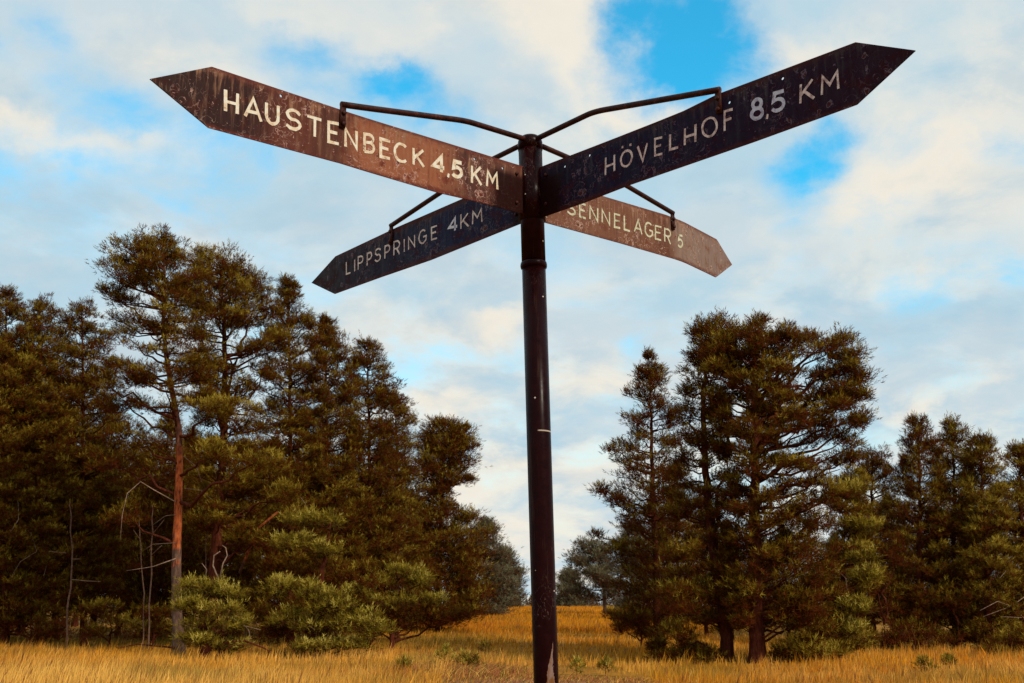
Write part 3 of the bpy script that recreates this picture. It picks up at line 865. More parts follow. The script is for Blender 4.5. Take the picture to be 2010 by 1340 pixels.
ARM_LABEL = {'H': 'brown rusted arrow board reading HAUSTENBECK 4,5 KM', 'V': 'dark navy arrow board reading HÖVELHOF 8,5 KM',
             'L': 'dark navy arrow board reading LIPPSPRINGE 4 KM', 'S': 'light-tipped rust arrow board reading SENNELAGER 5'}
rnd = random.Random(5)
for key, S in SIGNS.items():
    q = S['q']
    me, side = plate_mesh(key, S)
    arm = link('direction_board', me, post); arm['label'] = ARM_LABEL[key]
    w0 = {'H': .0098, 'V': .0078, 'L': .0074, 'S': .0080}[key]
    word = [l for l in S['letters'] if l[0] not in '458,' and not (l[0] in 'KM' and S['letters'].index(l) > 8 and l in S['letters'][-2:])]
    # distance = everything from the first figure on
    k0 = next(i_ for i_, l in enumerate(S['letters']) if l[0] in '458')
    word, dist = S['letters'][:k0], S['letters'][k0:]
    nums = [l for l in dist if l[0] in '458']; km = [l for l in dist if l[0] not in '458']
    for l_ in word: link('letter', letters_mesh('letter', [l_], q, side, w0, LET[key], rnd), arm)
    for l_ in nums: link('figure', letters_mesh('figure', [l_], q, side, w0, NUM[key], rnd), arm)
    for l_ in km: link('comma' if l_[0] == ',' else 'letter', letters_mesh('letter', [l_], q, side, w0, LET[key], rnd), arm)
    for tb_ in (.055, -.055):
        b_ = Acc(); c0 = L(arm_point(.078, tb_, q, .0015, side)); c1 = L(arm_point(.078, tb_, q, .0085, side))
        b_.tube([c0, c1], .0065, 6, True)
        link('bolt', b_.mesh('bolt', MAT_IRON), arm)
    # support rod: from the pole top over an elbow down to the board
    rp = S['rod']
    rod = Acc()
    pts = []
    P0, P1, P2 = [np.array(v) for v in rp[:3]]
    for k in range(6): pts.append(P0 * (1 - k / 5 * .88) + P1 * k / 5 * .88)
    for k in range(1, 5):
        u_ = k / 5; A_ = P0 * .12 + P1 * .88; B_ = P1 * .9 + P2 * .1
        pts.append(A_ * (1 - u_) ** 2 + P1 * 2 * u_ * (1 - u_) + B_ * u_ ** 2)
    for k in range(8): pts.append((P1 * .9 + P2 * .1) * (1 - k / 7) + P2 * k / 7)
    wp = [L(arm_point(p_[0], p_[1], q, .006, side)) for p_ in pts]
    rod.tube(wp, .0098, 12, True)
    # flat tab down the face of the board
    s2, t2 = P2; tb = rp[3][1] - .008
    hw = .010
    V = []
    for (ds, dt) in ((-hw, .006), (hw, .006), (hw, tb - t2), (-hw, tb - t2)):
        for o_ in (.0035, .0095): V.append(L(arm_point(s2 - .006 + ds, t2 + dt, q, o_, side)))
    rod.add(V, [[0, 2, 3, 1], [2, 4, 5, 3], [4, 6, 7, 5], [6, 0, 1, 7], [1, 3, 5, 7], [0, 6, 4, 2]])
    ro = link('support_rod', rod.mesh('support_rod', MAT_IRON, False), post)
    for zt in (t2 - .028, tb + .012):
        b_ = Acc()
        c0 = L(arm_point(s2 - .006, zt, q, .009, side)); c1 = L(arm_point(s2 - .006, zt, q, .017, side))
        b_.tube([c0, c1], .0075, 6, True)
        link('bolt', b_.mesh('bolt', MAT_IRON), ro)

# ------------------------------------------------------------------ pines
# openings in the crowns through which the sky shows (photo pixels: x, y, rx, ry)
GAPS = [(1570, 716, 30, 15), (1448, 808, 24, 24), (1436, 866, 26, 11), (1540, 862, 24, 13), (1580, 893, 44, 10), (1497, 772, 12, 9), (1528, 742, 26, 9),
        (1645, 925, 24, 16), (1500, 838, 12, 12), (1560, 935, 40, 10), (1470, 952, 26, 11), (1375, 770, 12, 8), 
        (1372, 930, 10, 14), (1405, 905, 9, 14), (1600, 960, 30, 8), (1545, 985, 20, 8),
        (285, 665, 36, 20), (265, 700, 30, 14), (312, 702, 20, 14), (318, 745, 18, 22), (330, 775, 12, 10), (240, 690, 26, 9), (352, 640, 12, 10), (300, 610, 22, 7),
        (452, 705, 14, 22), (480, 722, 14, 18), (440, 740, 9, 16), (508, 748, 16, 14), (530, 758, 18, 8), (430, 690, 10, 8), (365, 620, 10, 7),
        (185, 630, 22, 8), (150, 665, 10, 10), (600, 690, 6, 14), (640, 740, 8, 12), (672, 745, 8, 10), (612, 800, 12, 6), (520, 800, 7, 10),
        (1810, 1050, 30, 7), (1922, 1112, 14, 7), (1850, 1168, 14, 5), (1760, 905, 14, 16), (1715, 975, 30, 10), (1985, 925, 20, 10),
        (898, 960, 26, 9), (905, 985, 20, 16), (1215, 1000, 12, 5), (1235, 845, 8, 12), (1280, 830, 12, 4), (1245, 915, 8, 6)]
GP = np.array(GAPS, float) * np.array([1, 1, .82, .82])
NEEDLES_PER = 6


def gapmask(P, grow=1.0):
    x, y = topx(P)
    d = ((x[:, None] - GP[None, :, 0]) / (GP[None, :, 2] * grow)) ** 2 + ((y[:, None] - GP[None, :, 1]) / (GP[None, :, 3] * grow)) ** 2
    return d.min(1)


def foliage(acc, P, Dv, ln, tint, rng, scale=1.0, K=NEEDLES_PER):
    """needle shoots: K slim needles set round each short twig"""
    n = len(P)
    Dv = Dv / (np.linalg.norm(Dv, axis=1)[:, None] + 1e-9)
    ref = rng.normal(size=(n, 3))
    u = np.cross(Dv, ref); u /= np.linalg.norm(u, axis=1)[:, None] + 1e-9
    w = np.cross(Dv, u)
    ph = rng.random(n) * 6.283
    V = np.empty((n, K, 3, 3), np.float32); 
    for k in range(K):
        a_ = ph + k * 2.4
        rad = np.cos(a_)[:, None] * u + np.sin(a_)[:, None] * w
        tt = (k + .3) / K
        b = P + Dv * (ln * tt)[:, None]
        sp = .95 - .45 * tt
        nd = Dv * (1 - sp * .55) + rad * sp
        if k == K - 1: nd = Dv + rad * .15
        nd /= np.linalg.norm(nd, axis=1)[:, None]
        nl = (.105 + .04 * rng.random(n)) * scale
        sd_ = np.cross(nd, rad + 1e-3); sd_ /= np.linalg.norm(sd_, axis=1)[:, None] + 1e-9
        wd = .0118 * scale
        V[:, k, 0] = b - sd_ * wd
        V[:, k, 1] = b + sd_ * wd
        V[:, k, 2] = b + nd * nl[:, None]
    T = np.arange(n * K * 3).reshape(-1, 3)
    A = np.repeat(np.clip(tint[:, None] + rng.normal(0, .05, (n, K)), 0, 1).ravel(), 3)
    acc.add(V.reshape(-1, 3), None, T, A)


def clump(P, sdir, rng, m, sig, flat, base_t, out):
    """one tuft of twigs about P"""
    o_ = rng.normal(size=(m, 3)) * np.array([sig, sig, sig * flat])
    d = o_ / sig * .7 + sdir * .5 + np.array([0, 0, .95]) + rng.normal(size=(m, 3)) * .35
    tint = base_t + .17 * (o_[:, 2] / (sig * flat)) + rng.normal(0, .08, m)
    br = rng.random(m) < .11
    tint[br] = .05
    out[0].append(P + o_); out[1].append(d); out[2].append(tint)


class Tree:
    def __init__(s, name, label, D, base_px, path, seed, mat=None, bark=None, r0=.16, scale=1.0, group=None, cat='pine tree'):
        s.rng = np.random.default_rng(seed)
        s.D = D; s.scale = scale
        s.path = np.array([at(x, y, D) for x, y in path])
        bx = s.path[0, 0]; g = float(ground(bx, D))
        s.path[0, 2] = g - .15
        s.o = empty(name, (bx, D, g), label, cat, group)
        s.org = np.array([bx, D, g])
        s.mat = mat or MAT_NEEDLE; s.bark = bark or MAT_BARK
        s.r0 = r0
        s.out = [[], [], []]; s.lit = [[], [], []]
        s.wood = Acc()
        # smooth trunk with slight crookedness in depth
        k = len(s.path)
        s.path[1:-1, 1] += s.rng.normal(0, .12, max(0, k - 2))
        d = np.concatenate([[0], np.cumsum(np.linalg.norm(np.diff(s.path, axis=0), axis=1))])
        tt = np.linspace(0, d[-1], 26)
        P = np.stack([np.interp(tt, d, s.path[:, i]) for i in range(3)], -1)
        for _ in range(2): P[1:-1] = P[1:-1] * .5 + (P[:-2] + P[2:]) * .25
        P[2:-2, :2] += s.rng.normal(0, .018, (22, 2))
        s.tr = P
        rr = r0 * (1 - .86 * (tt / d[-1]) ** 1.1); rr[0] *= 1.45; rr[1] *= 1.1
        s.rr = rr
        a = Acc(); a.tube(P - s.org, rr, 10)
        link('trunk', a.mesh('trunk', s.bark, True), s.o)

    def trunk(s, z):
        z = np.clip(z, s.tr[0, 2], s.tr[-1, 2])
        return np.array([np.interp(z, s.tr[:, 2], s.tr[:, 0]), np.interp(z, s.tr[:, 2], s.tr[:, 1]), z])

    def limb(s, A, B, r, sag=.12, n=7, sides=5, rough=.08):
        A = np.asarray(A, float); B = np.asarray(B, float)
        t_ = np.linspace(0, 1, n)[:, None]
        P = A + (B - A) * t_
        Ln = np.linalg.norm(B - A)
        P[:, 2] += -sag * Ln * 4 * (t_ * (1 - t_))[:, 0] * (1 - .3 * t_[:, 0])
        P[1:-1] += s.rng.normal(0, rough * Ln / 2, (n - 2, 3))
        s.wood.tube(P - s.org, r * (1 - .8 * t_[:, 0]), sides)
        return P

    def crown(s, prof, dens=1.0, step=.45, tint=.5, kind='pine', sig=.24, flat=.5, m=20, ang=.25, nb=5, inner=.35, gap=True, twigs=True, depth=1.0):
        """prof: (y px, left px, right px) from the top down"""
        rng = s.rng
        pr = sorted([(at(1005, y, s.D)[2], at(xl, y, s.D)[0], at(xr, y, s.D)[0]) for y, xl, xr in prof])
        pz = np.array([p[0] for p in pr]); pl = np.array([p[1] for p in pr]); pr_ = np.array([p[2] for p in pr])
        zt = pz[-1]; z = pz[0]
        k = 0; tops = []
        while z < zt:
            c = s.trunk(z)
            RL = max(.12, c[0] - np.interp(z, pz, pl)); RR = max(.12, np.interp(z, pz, pr_) - c[0])
            RD = .5 * (RL + RR) * depth
            top = (zt - z) < 1.2
            for b in range(nb if not top else nb + 1):
                k += 1
                az = k * 2.399 + rng.normal(0, .35)
                ca, sa = math.cos(az), math.sin(az)
                Rx = RR if ca > 0 else RL
                Rr = 1 / math.sqrt((ca / Rx) ** 2 + (sa / RD) ** 2)
                Ln = Rr * rng.uniform(.78, 1.07)
                zz = z + rng.uniform(-.5, .5) * step
                an = ang + .5 * max(0, 1 - (zt - z) / 2.5) + rng.normal(0, .08)
                z0 = max(zz - Ln * math.tan(min(an, 1.0)) * 1.0, s.tr[1, 2])
                A = s.trunk(z0); B = A * 0 + c; B[2] = zz
                B = B + np.array([ca, sa, 0]) * Ln
                B[2] = min(B[2], zt - .02)
                P = s.limb(A, B, .016 + .016 * Ln, sag=.05, n=6, sides=4 if Ln < 1.2 else 5)
                nc = max(3, int(dens * (2.2 + 4.2 * Ln)))
                ts = np.sort(1 - rng.random(nc) ** 1.25 * (1 - inner)); ts[-1] = 1.0
                for tc in ts:
                    q = np.array([np.interp(tc, np.linspace(0, 1, 6), P[:, i]) for i in range(3)])
                    side = rng.choice([-1, 1]) * rng.uniform(.05, .34) * Ln * (1.25 - tc)
                    C = q + np.array([-sa, ca, 0]) * side + np.array([ca, sa, 0]) * abs(side) * .4
                    C[2] += rng.uniform(-.03, .14)
                    if gap and gapmask(C[None], 1.0)[0] < 1.0 and rng.random() < .96:
                        continue
                    if twigs and abs(side) > .12:
                        s.wood.tube(np.array([q, (q + C) / 2 + rng.normal(0, .02, 3), C]) - s.org, [.011, .009, .005], 3)
                    tb = tint + rng.normal(0, .13)
                    sg = .80 * sig * s.scale ** .6 * (.38 + .62 * min(1, Ln / 1.3))
                    if zt - C[2] < 3.2 and rng.random() < .3: tops.append(C)
                    clump(C, np.array([ca, sa, .1]), rng, int(m * (.6 + .4 * min(1, Ln))), sg, flat, tb, s.out)
            z += step * rng.uniform(.8, 1.2) * (.62 if top else 1)
        # upright candles over the upper part of the crown
        for C_ in tops:
            clump(C_ + np.array([0, 0, .16]), np.array([0, 0, 2.2]), rng, 3, .05, 1.8, tint + .12, s.out)
        # leader with candles
        tp = s.trunk(zt)
        for k in range(5):
            o_ = np.array([rng.normal(0, .04), rng.normal(0, .04), -.07 * k])
            clump(np.array([tp[0], tp[1], zt - .02]) + o_, np.array([0, 0, 1.5]), rng, 4, .045, 1.6, tint + .1, s.out)
        return s

    def pad(s, cx, cy, rx, ry, dy=0.0, n=380, tint=.6, lit=False, frm=None, limb=True):
        """one foliage-laden bough seen at photo pixel (cx, cy) dy metres behind the trunk plane"""
        rng = s.rng; D = s.D + dy
        C = at(cx, cy, D); sx_ = rx / F * D; sz_ = ry / F * D
        if limb:
            A = s.trunk(C[2] - .35 * abs(C[0] - s.org[0]) - .2) if frm is None else at(frm[0], frm[1], s.D)
            s.limb(A, C, .03 + .012 * np.linalg.norm(C - A), .04, 8, 6)
        nc = max(6, int(n / 16))
        for _ in range(nc):
            v = rng.normal(size=3); v /= np.linalg.norm(v); v *= rng.random() ** .45
            Q = C + v * np.array([sx_, sx_ * .8, sz_])
            if limb and rng.random() < .5:
                s.wood.tube(np.array([C * .75 + Q * .25 - [0, 0, sz_ * .4], C * .35 + Q * .65 + rng.normal(0, .02, 3), Q]) - s.org, [.012, .009, .005], 3)
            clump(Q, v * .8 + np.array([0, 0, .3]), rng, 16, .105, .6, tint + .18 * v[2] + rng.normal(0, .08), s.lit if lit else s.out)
        return s

    def dead(s, px, r0=.018, r1=.006, dy=0.0, mat=None):
        P = np.array([at(x, y, s.D + dy * (i + 1) / len(px)) for i, (x, y) in enumerate(px)])
        a = Acc(); a.tube(P - s.org, np.linspace(r0, r1, len(P)), 5, True)
        link('dead_branch', a.mesh('dead_branch', mat or MAT_DEAD, True), s.o)
        return s

    def done(s, K=None):
        me = s.wood.mesh('branches', MAT_BARK, True)
        link('branches', me, s.o)
        for nm, lst, mt in (('crown', s.out, s.mat), ('lit_boughs', s.lit, MAT_NEEDLE_LIT)):
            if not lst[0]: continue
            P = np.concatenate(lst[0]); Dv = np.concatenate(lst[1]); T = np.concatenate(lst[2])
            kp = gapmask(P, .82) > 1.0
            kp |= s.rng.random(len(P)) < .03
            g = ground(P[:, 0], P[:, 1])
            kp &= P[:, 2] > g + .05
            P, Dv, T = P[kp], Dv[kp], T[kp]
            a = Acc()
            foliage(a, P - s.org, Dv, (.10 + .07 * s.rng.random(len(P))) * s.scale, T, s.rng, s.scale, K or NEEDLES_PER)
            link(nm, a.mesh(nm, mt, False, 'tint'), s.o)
            STAT[0] += len(P) * (K or NEEDLES_PER)
        return s.o


STAT = [0]
BIG = 'tall pines standing at the field edge'
FILL = 'pines further back in the wood'

# ---- left group -----------------------------------------------------------
T = Tree('scots_pine', 'tall open-crowned pine with the bright orange trunk, highest tree left of the signpost', 36, 0,
         [(352, 1285), (345, 1100), (350, 950), (352, 850), (338, 770), (326, 700), (321, 620), (325, 540), (318, 480)], 11, bark=MAT_ORANGE, r0=.19)
T.crown([(458, 268, 312), (475, 248, 340), (505, 212, 385), (540, 205, 400), (570, 202, 405), (600, 208, 400), (650, 220, 410), (720, 200, 410), (770, 205, 420)], 1.0, .46, .5, sig=.23, flat=.42, ang=.22, nb=5, inner=.32, m=20)
T.pad(232, 512, 28, 10, -.6, 200, .5); T.pad(222, 572, 24, 9, -.4, 180, .5); T.pad(280, 480, 30, 12, -.3, 180, .55)
T.pad(440, 800, 72, 18, -1.6, 560, .75); T.pad(425, 885, 62, 20, -1.7, 420, .72); T.pad(505, 905, 66, 18, -1.9, 420, .72)
T.pad(225, 905, 60, 30, .4, 380, .45); T.pad(228, 790, 46, 20, .3, 300, .45); T.pad(250, 850, 56, 22, .2, 340, .45); T.pad(200, 745, 34, 16, .2, 220, .45); T.pad(388, 730, 34, 16, -.6, 240, .5); T.pad(300, 868, 44, 16, -.5, 260, .5); T.pad(335, 800, 26, 10, -.7, 130, .5); T.pad(300, 640, 34, 9, -.5, 130, .5); T.pad(250, 1010, 55, 26, .5, 320, .5)
T.dead([(345, 985), (300, 960), (276, 945), (250, 968), (240, 1010), (236, 1060)], .020, .007, -.8)
T.dead([(345, 1096), (300, 1112), (248, 1120)], .018, .006, -.7)
T.dead([(345, 1065), (300, 1068), (282, 1080)], .014, .006, -.5, MAT_DTWIG)
T.dead([(360, 895), (385, 915), (396, 945)], .012, .005, -.7)
T.dead([(362, 958), (395, 962), (416, 980)], .012, .005, -.7)
T.dead([(352, 1272), (310, 1268), (270, 1264), (232, 1272), (226, 1268)], .035, .010, -.8, MAT_BARK)
T.dead([(345, 1010), (325, 1012), (300, 1030)], .010, .004, -.4)
T.done()

T = Tree('scots_pine', 'broad pine with forked dark trunk just right of the orange trunk', 39, 0,
         [(432, 1285), (418, 1180), (420, 1080), (432, 960), (440, 860), (438, 760), (443, 660), (436, 560), (432, 520)], 12, bark=MAT_BARK, r0=.25)
T.crown([(502, 405, 462), (518, 380, 488), (545, 365, 512), (580, 360, 535), (620, 358, 560), (680, 368, 570), (740, 380, 575), (800, 380, 570), (860, 390, 560), (950, 380, 560), (1040, 380, 560)], 1.0, .46, .52, sig=.24, flat=.45, ang=.25, nb=5, inner=.38, m=20)
T.limb(at(438, 830, 39), at(470, 690, 38.7), .10, -.05, 7, 7); T.limb(at(470, 690, 38.7), at(500, 600, 38.5), .06, .0, 6, 6); T.limb(at(438, 850, 39), at(400, 640, 39.3), .07, 0, 7, 6)
T.limb(at(455, 800, 39), at(540, 700, 38.5), .05, .05, 7, 6)
T.pad(560, 965, 42, 16, -1.6, 260, .7); T.pad(590, 1010, 40, 18, -1.8, 260, .7); T.pad(520, 1060, 40, 20, -1.2, 240, .5)
T.pad(395, 500, 34, 14, .2, 260, .5); T.pad(532, 612, 22, 12, 0, 200, .5); T.pad(545, 665, 24, 16, -.2, 220, .5); T.pad(470, 540, 34, 14, 0, 240, .5); T.pad(510, 575, 26, 12, 0, 200, .5); T.pad(400, 600, 34, 18, -.5, 300, .5); T.pad(480, 620, 44, 22, -.4, 340, .5)
T.dead([(470, 1125), (492, 1070), (508, 1035), (545, 1005)], .060, .040, -1.4, MAT_ORANGE)
T.dead([(508, 1035), (525, 1030), (530, 1022)], .02, .008, -1.4)
T.dead([(590, 975), (600, 990), (606, 1006)], .012, .006, -1.6)
T.done()

for (nm, lab, D, path, prof, seed, kw) in [
    ('scots_pine', 'narrow pine with a slim spire, the first step down right of the tallest crown', 41.5,
     [(572, 1262), (570, 1000), (568, 800), (565, 560)],
     [(550, 560, 570), (572, 550, 582), (600, 538, 606), (650, 522, 634), (720, 512, 650), (800, 505, 655), (900, 495, 665), (1000, 490, 670), (1150, 500, 680), (1210, 500, 670)], 21, dict(tint=.48)),
    ('scots_pine', 'dense pine second in the row of spires descending towards the signpost', 43,
     [(645, 1255), (643, 1000), (641, 800), (639, 636)],
     [(628, 634, 645), (648, 620, 660), (680, 606, 684), (740, 592, 704), (850, 590, 712), (1000, 585, 720), (1150, 590, 720), (1215, 600, 720)], 22, dict(tint=.45)),
    ('scots_pine', 'bushy dark pine third in the row of spires, below the left navy board', 45,
     [(728, 1250), (726, 1000), (724, 820), (719, 684)],
     [(676, 710, 728), (695, 694, 748), (725, 680, 766), (780, 662, 790), (860, 660, 800), (950, 655, 805), (1060, 650, 815), (1150, 650, 812), (1215, 660, 800)], 23, dict(tint=.42)),
    ('scots_pine', 'last and lowest of the dark spired pines before the gap to the greyer trees', 49,
     [(778, 1245), (778, 1000), (778, 880), (776, 776)],
     [(768, 768, 786), (790, 752, 802), (830, 740, 816), (900, 742, 822), (1000, 720, 832), (1100, 715, 845), (1215, 720, 845)], 24, dict(tint=.5)),
    ('scots_pine', 'leftmost bushy pine, cut by the left edge of the picture', 44,
     [(12, 1262), (10, 1000), (10, 800), (12, 580)],
     [(573, 5, 20), (600, -15, 45), (640, -45, 75), (720, -70, 105), (850, -90, 120), (1000, -90, 125), (1150, -80, 120), (1200, -70, 110)], 25, dict(tint=.5)),
    ('scots_pine', 'rounded pine at the left, second from the picture edge', 45,
     [(78, 1262), (80, 1000), (80, 800), (80, 592)],
     [(586, 72, 90), (604, 55, 112), (640, 38, 135), (720, 25, 155), (850, 15, 170), (1000, 5, 180), (1150, 15, 170), (1200, 20, 160)], 26, dict(tint=.52)),
    ('scots_pine', 'rounded pine touching the tall crown on its left side, third from the picture edge', 46,
     [(165, 1262), (160, 1000), (162, 800), (160, 605)],
     [(597, 150, 172), (620, 122, 196), (660, 112, 215), (740, 112, 240), (850, 115, 255), (1000, 105, 262), (1120, 110, 250), (1180, 120, 240)], 27, dict(tint=.46)),
    ('scots_pine', 'slim conical pine with a pointed top, first tree right of the pole', 38,
     [(1290, 1275), (1286, 1100), (1280, 900), (1274, 706)],
     [(700, 1269, 1277), (716, 1258, 1286), (745, 1243, 1303), (790, 1228, 1318), (850, 1212, 1332), (905, 1205, 1342), (960, 1192, 1352), (1020, 1196, 1352), (1100, 1204, 1352), (1180, 1216, 1352), (1235, 1232, 1345)], 31, dict(tint=.4, nb=5)),
    ('scots_pine', 'small round-topped pine in the dip right of the big domed crown', 44,
     [(1712, 1262), (1712, 1050), (1711, 890)],
     [(880, 1702, 1722), (900, 1685, 1742), (940, 1672, 1756), (1000, 1665, 1765), (1100, 1665, 1775), (1200, 1680, 1770)], 32, dict(tint=.42)),
    ('scots_pine', 'pine with the highest spire of the far right group', 41,
     [(1800, 1278), (1806, 1100), (1804, 950), (1802, 830)],
     [(823, 1797, 1807), (840, 1786, 1818), (870, 1768, 1832), (920, 1752, 1855), (1000, 1745, 1870), (1100, 1748, 1870), (1240, 1760, 1860)], 33, dict(tint=.45)),
    ('scots_pine', 'pine with a blunt double top in the middle of the far right group', 42,
     [(1878, 1275), (1872, 1100), (1870, 950), (1868, 838)],
     [(829, 1861, 1876), (850, 1848, 1892), (900, 1835, 1912), (980, 1820, 1935), (1100, 1815, 1940), (1240, 1820, 1935)], 34, dict(tint=.5)),
    ('scots_pine', 'yellower pine beside the double-topped pine in the far right group', 40,
     [(1940, 1278), (1935, 1100), (1930, 950), (1925, 856)],
     [(850, 1917, 1932), (875, 1903, 1948), (920, 1888, 1972), (1000, 1880, 1992), (1100, 1880, 1995), (1240, 1890, 1990)], 35, dict(tint=.62)),
    ('scots_pine', 'rightmost pine, cut by the right edge of the picture', 41,
     [(2006, 1275), (2005, 1100), (2003, 1000), (2002, 890)],
     [(882, 1994, 2010), (905, 1978, 2030), (960, 1962, 2055), (1050, 1955, 2070), (1240, 1960, 2070)], 36, dict(tint=.58)),
]:
    T = Tree(nm, lab, D, 0, path, seed, r0=.15 if D < 60 else .2)
    T.crown(prof, kw.get('dens', .86), .46, kw.get('tint', .5), sig=.19, flat=.48, ang=.38, nb=kw.get('nb', 6), inner=.3, m=18)
    if seed == 31:
        T.pad(1205, 884, 24, 8, 0, 170, .4); T.pad(1180, 962, 24, 10, -.2, 200, .4); T.pad(1215, 980, 34, 12, -.3, 200, .45); T.pad(1172, 1050, 10, 8, 0, 60, .4)
        T.pad(1215, 1075, 26, 14, -.4, 200, .5); T.pad(1240, 1215, 34, 24, -.3, 320, .35)
    for p in {21: [(600, 632, 16, 12), (618, 700, 22, 16), (540, 650, 16, 14), (632, 770, 20, 18)], 22: [(668, 700, 14, 14), (690, 765, 20, 16), (700, 840, 20, 18)],
              23: [(750, 775, 14, 12), (692, 712, 12, 12), (770, 850, 18, 18)], 31: [(1316, 815, 20, 14), (1324, 870, 22, 16), (1328, 935, 22, 18)],
              33: [(1838, 890, 18, 14), (1770, 905, 14, 12)], 34: [(1900, 905, 16, 14)], 27: [(205, 660, 20, 12), (215, 720, 22, 16)]}.get(seed, []):
        T.pad(*p, T.rng.uniform(-.4, .3), 210, kw.get('tint', .5), limb=False)
    if seed == 25:
        T.dead([(30, 965), (36, 990), (36, 1020), (20, 1045)], .018, .008, -1.9); T.dead([(45, 1032), (62, 1048), (72, 1082), (40, 1102), (22, 1132)], .016, .006, -1.9)
    if seed == 26:
        T.dead([(64, 952), (74, 965)], .012, .006, -2.0); T.dead([(92, 962), (86, 982)], .012, .006, -2.0); T.dead([(46, 1002), (66, 1004), (74, 992)], .012, .006, -2.0)
        T.dead([(96, 1018), (104, 1024), (112, 1036)], .010, .005, -2.0); T.dead([(80, 1100), (92, 1108), (86, 1130)], .012, .005, -2.0)
    if seed == 35:
        T.dead([(2012, 1215), (1985, 1190), (1958, 1180), (1924, 1198)], .020, .010, -1.6); T.dead([(2005, 1212), (1965, 1210)], .012, .006, -1.6)
        T.dead([(2012, 1170), (1996, 1182)], .016, .008, -1.6); T.dead([(1985, 1190), (1962, 1198), (1930, 1210)], .010, .005, -1.6)
        T.dead([(1990, 1130), (1975, 1120), (1962, 1135)], .010, .005, -1.6)
    if seed == 33:
        T.limb(at(1806, 1100, 41), at(1812, 1030, 40.2), .06, 0, 5, 6)
    T.done()

# ---- greyer pines further down the field, left -------------------------------
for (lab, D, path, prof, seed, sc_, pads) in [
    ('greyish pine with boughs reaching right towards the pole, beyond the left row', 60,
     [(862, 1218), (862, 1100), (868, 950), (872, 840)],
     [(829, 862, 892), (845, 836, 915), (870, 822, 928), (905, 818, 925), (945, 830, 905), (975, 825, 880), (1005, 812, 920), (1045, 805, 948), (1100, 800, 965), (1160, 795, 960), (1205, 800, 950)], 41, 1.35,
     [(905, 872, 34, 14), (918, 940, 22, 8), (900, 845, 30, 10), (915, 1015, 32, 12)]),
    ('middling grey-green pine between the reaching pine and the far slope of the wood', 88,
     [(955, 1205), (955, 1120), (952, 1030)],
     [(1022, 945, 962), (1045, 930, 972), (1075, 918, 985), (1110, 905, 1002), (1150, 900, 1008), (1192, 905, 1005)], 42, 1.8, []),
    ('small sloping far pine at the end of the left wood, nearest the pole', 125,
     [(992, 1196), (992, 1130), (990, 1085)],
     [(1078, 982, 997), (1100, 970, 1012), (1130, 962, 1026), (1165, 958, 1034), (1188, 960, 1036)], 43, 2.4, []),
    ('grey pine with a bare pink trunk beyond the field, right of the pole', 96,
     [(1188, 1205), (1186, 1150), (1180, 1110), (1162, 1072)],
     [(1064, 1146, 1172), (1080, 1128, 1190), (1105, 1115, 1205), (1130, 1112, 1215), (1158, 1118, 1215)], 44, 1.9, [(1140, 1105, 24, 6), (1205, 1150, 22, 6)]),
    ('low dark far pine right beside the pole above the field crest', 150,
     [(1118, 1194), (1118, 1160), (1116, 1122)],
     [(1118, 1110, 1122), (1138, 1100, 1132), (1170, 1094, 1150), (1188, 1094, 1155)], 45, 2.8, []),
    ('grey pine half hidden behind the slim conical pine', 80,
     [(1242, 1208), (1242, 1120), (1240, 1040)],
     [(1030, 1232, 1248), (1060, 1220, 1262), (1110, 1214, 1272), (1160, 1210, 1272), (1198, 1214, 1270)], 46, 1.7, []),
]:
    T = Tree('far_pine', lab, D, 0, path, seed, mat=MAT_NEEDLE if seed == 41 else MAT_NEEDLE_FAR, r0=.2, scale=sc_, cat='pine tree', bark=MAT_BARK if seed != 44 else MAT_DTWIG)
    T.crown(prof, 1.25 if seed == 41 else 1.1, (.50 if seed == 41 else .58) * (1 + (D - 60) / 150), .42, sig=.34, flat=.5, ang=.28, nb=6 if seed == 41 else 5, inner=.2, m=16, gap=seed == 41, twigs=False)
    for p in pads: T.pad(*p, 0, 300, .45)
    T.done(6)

# ---- right group -----------------------------------------------------------
T = Tree('scots_pine', 'tall pine with leaning split trunk forming the left half of the big domed crown', 32, 0,
         [(1428, 1312), (1424, 1240), (1412, 1150), (1396, 1050), (1388, 950), (1382, 860), (1374, 780), (1390, 700), (1396, 650)], 51, r0=.20)
T.crown([(628, 1378, 1415), (645, 1362, 1440), (690, 1352, 1460), (740, 1345, 1465), (800, 1335, 1440), (860, 1320, 1430), (930, 1310, 1430), (1000, 1302, 1430), (1080, 1300, 1440), (1150, 1300, 1440), (1205, 1300, 1420)], 1.0, .40, .42, sig=.20, flat=.45, ang=.28, nb=5, inner=.35, m=19)
T.limb(at(1396, 1050, 32), at(1425, 900, 31.8), .09, 0, 7, 7); T.limb(at(1425, 900, 31.8), at(1440, 760, 31.6), .07, 0, 7, 6)
T.limb(at(1385, 900, 32), at(1345, 780, 32), .05, 0, 6, 6)
T.pad(1330, 1250, 36, 22, -.4, 260, .4); T.pad(1370, 1292, 40, 12, -.6, 240, .45, frm=(1424, 1270)); T.pad(1300, 1290, 26, 10, -.2, 150, .4, frm=(1424, 1280)); T.pad(1345, 1080, 40, 20, -1.2, 260, .55)
T.pad(1330, 1180, 50, 30, -.9, 380, .4); T.pad(1410, 1150, 30, 26, .8, 260, .35)
T.dead([(1432, 1100), (1442, 1072), (1455, 1068), (1466, 1082), (1462, 1110), (1454, 1122)], .030, .012, -.5, MAT_DTWIG)
T.done()

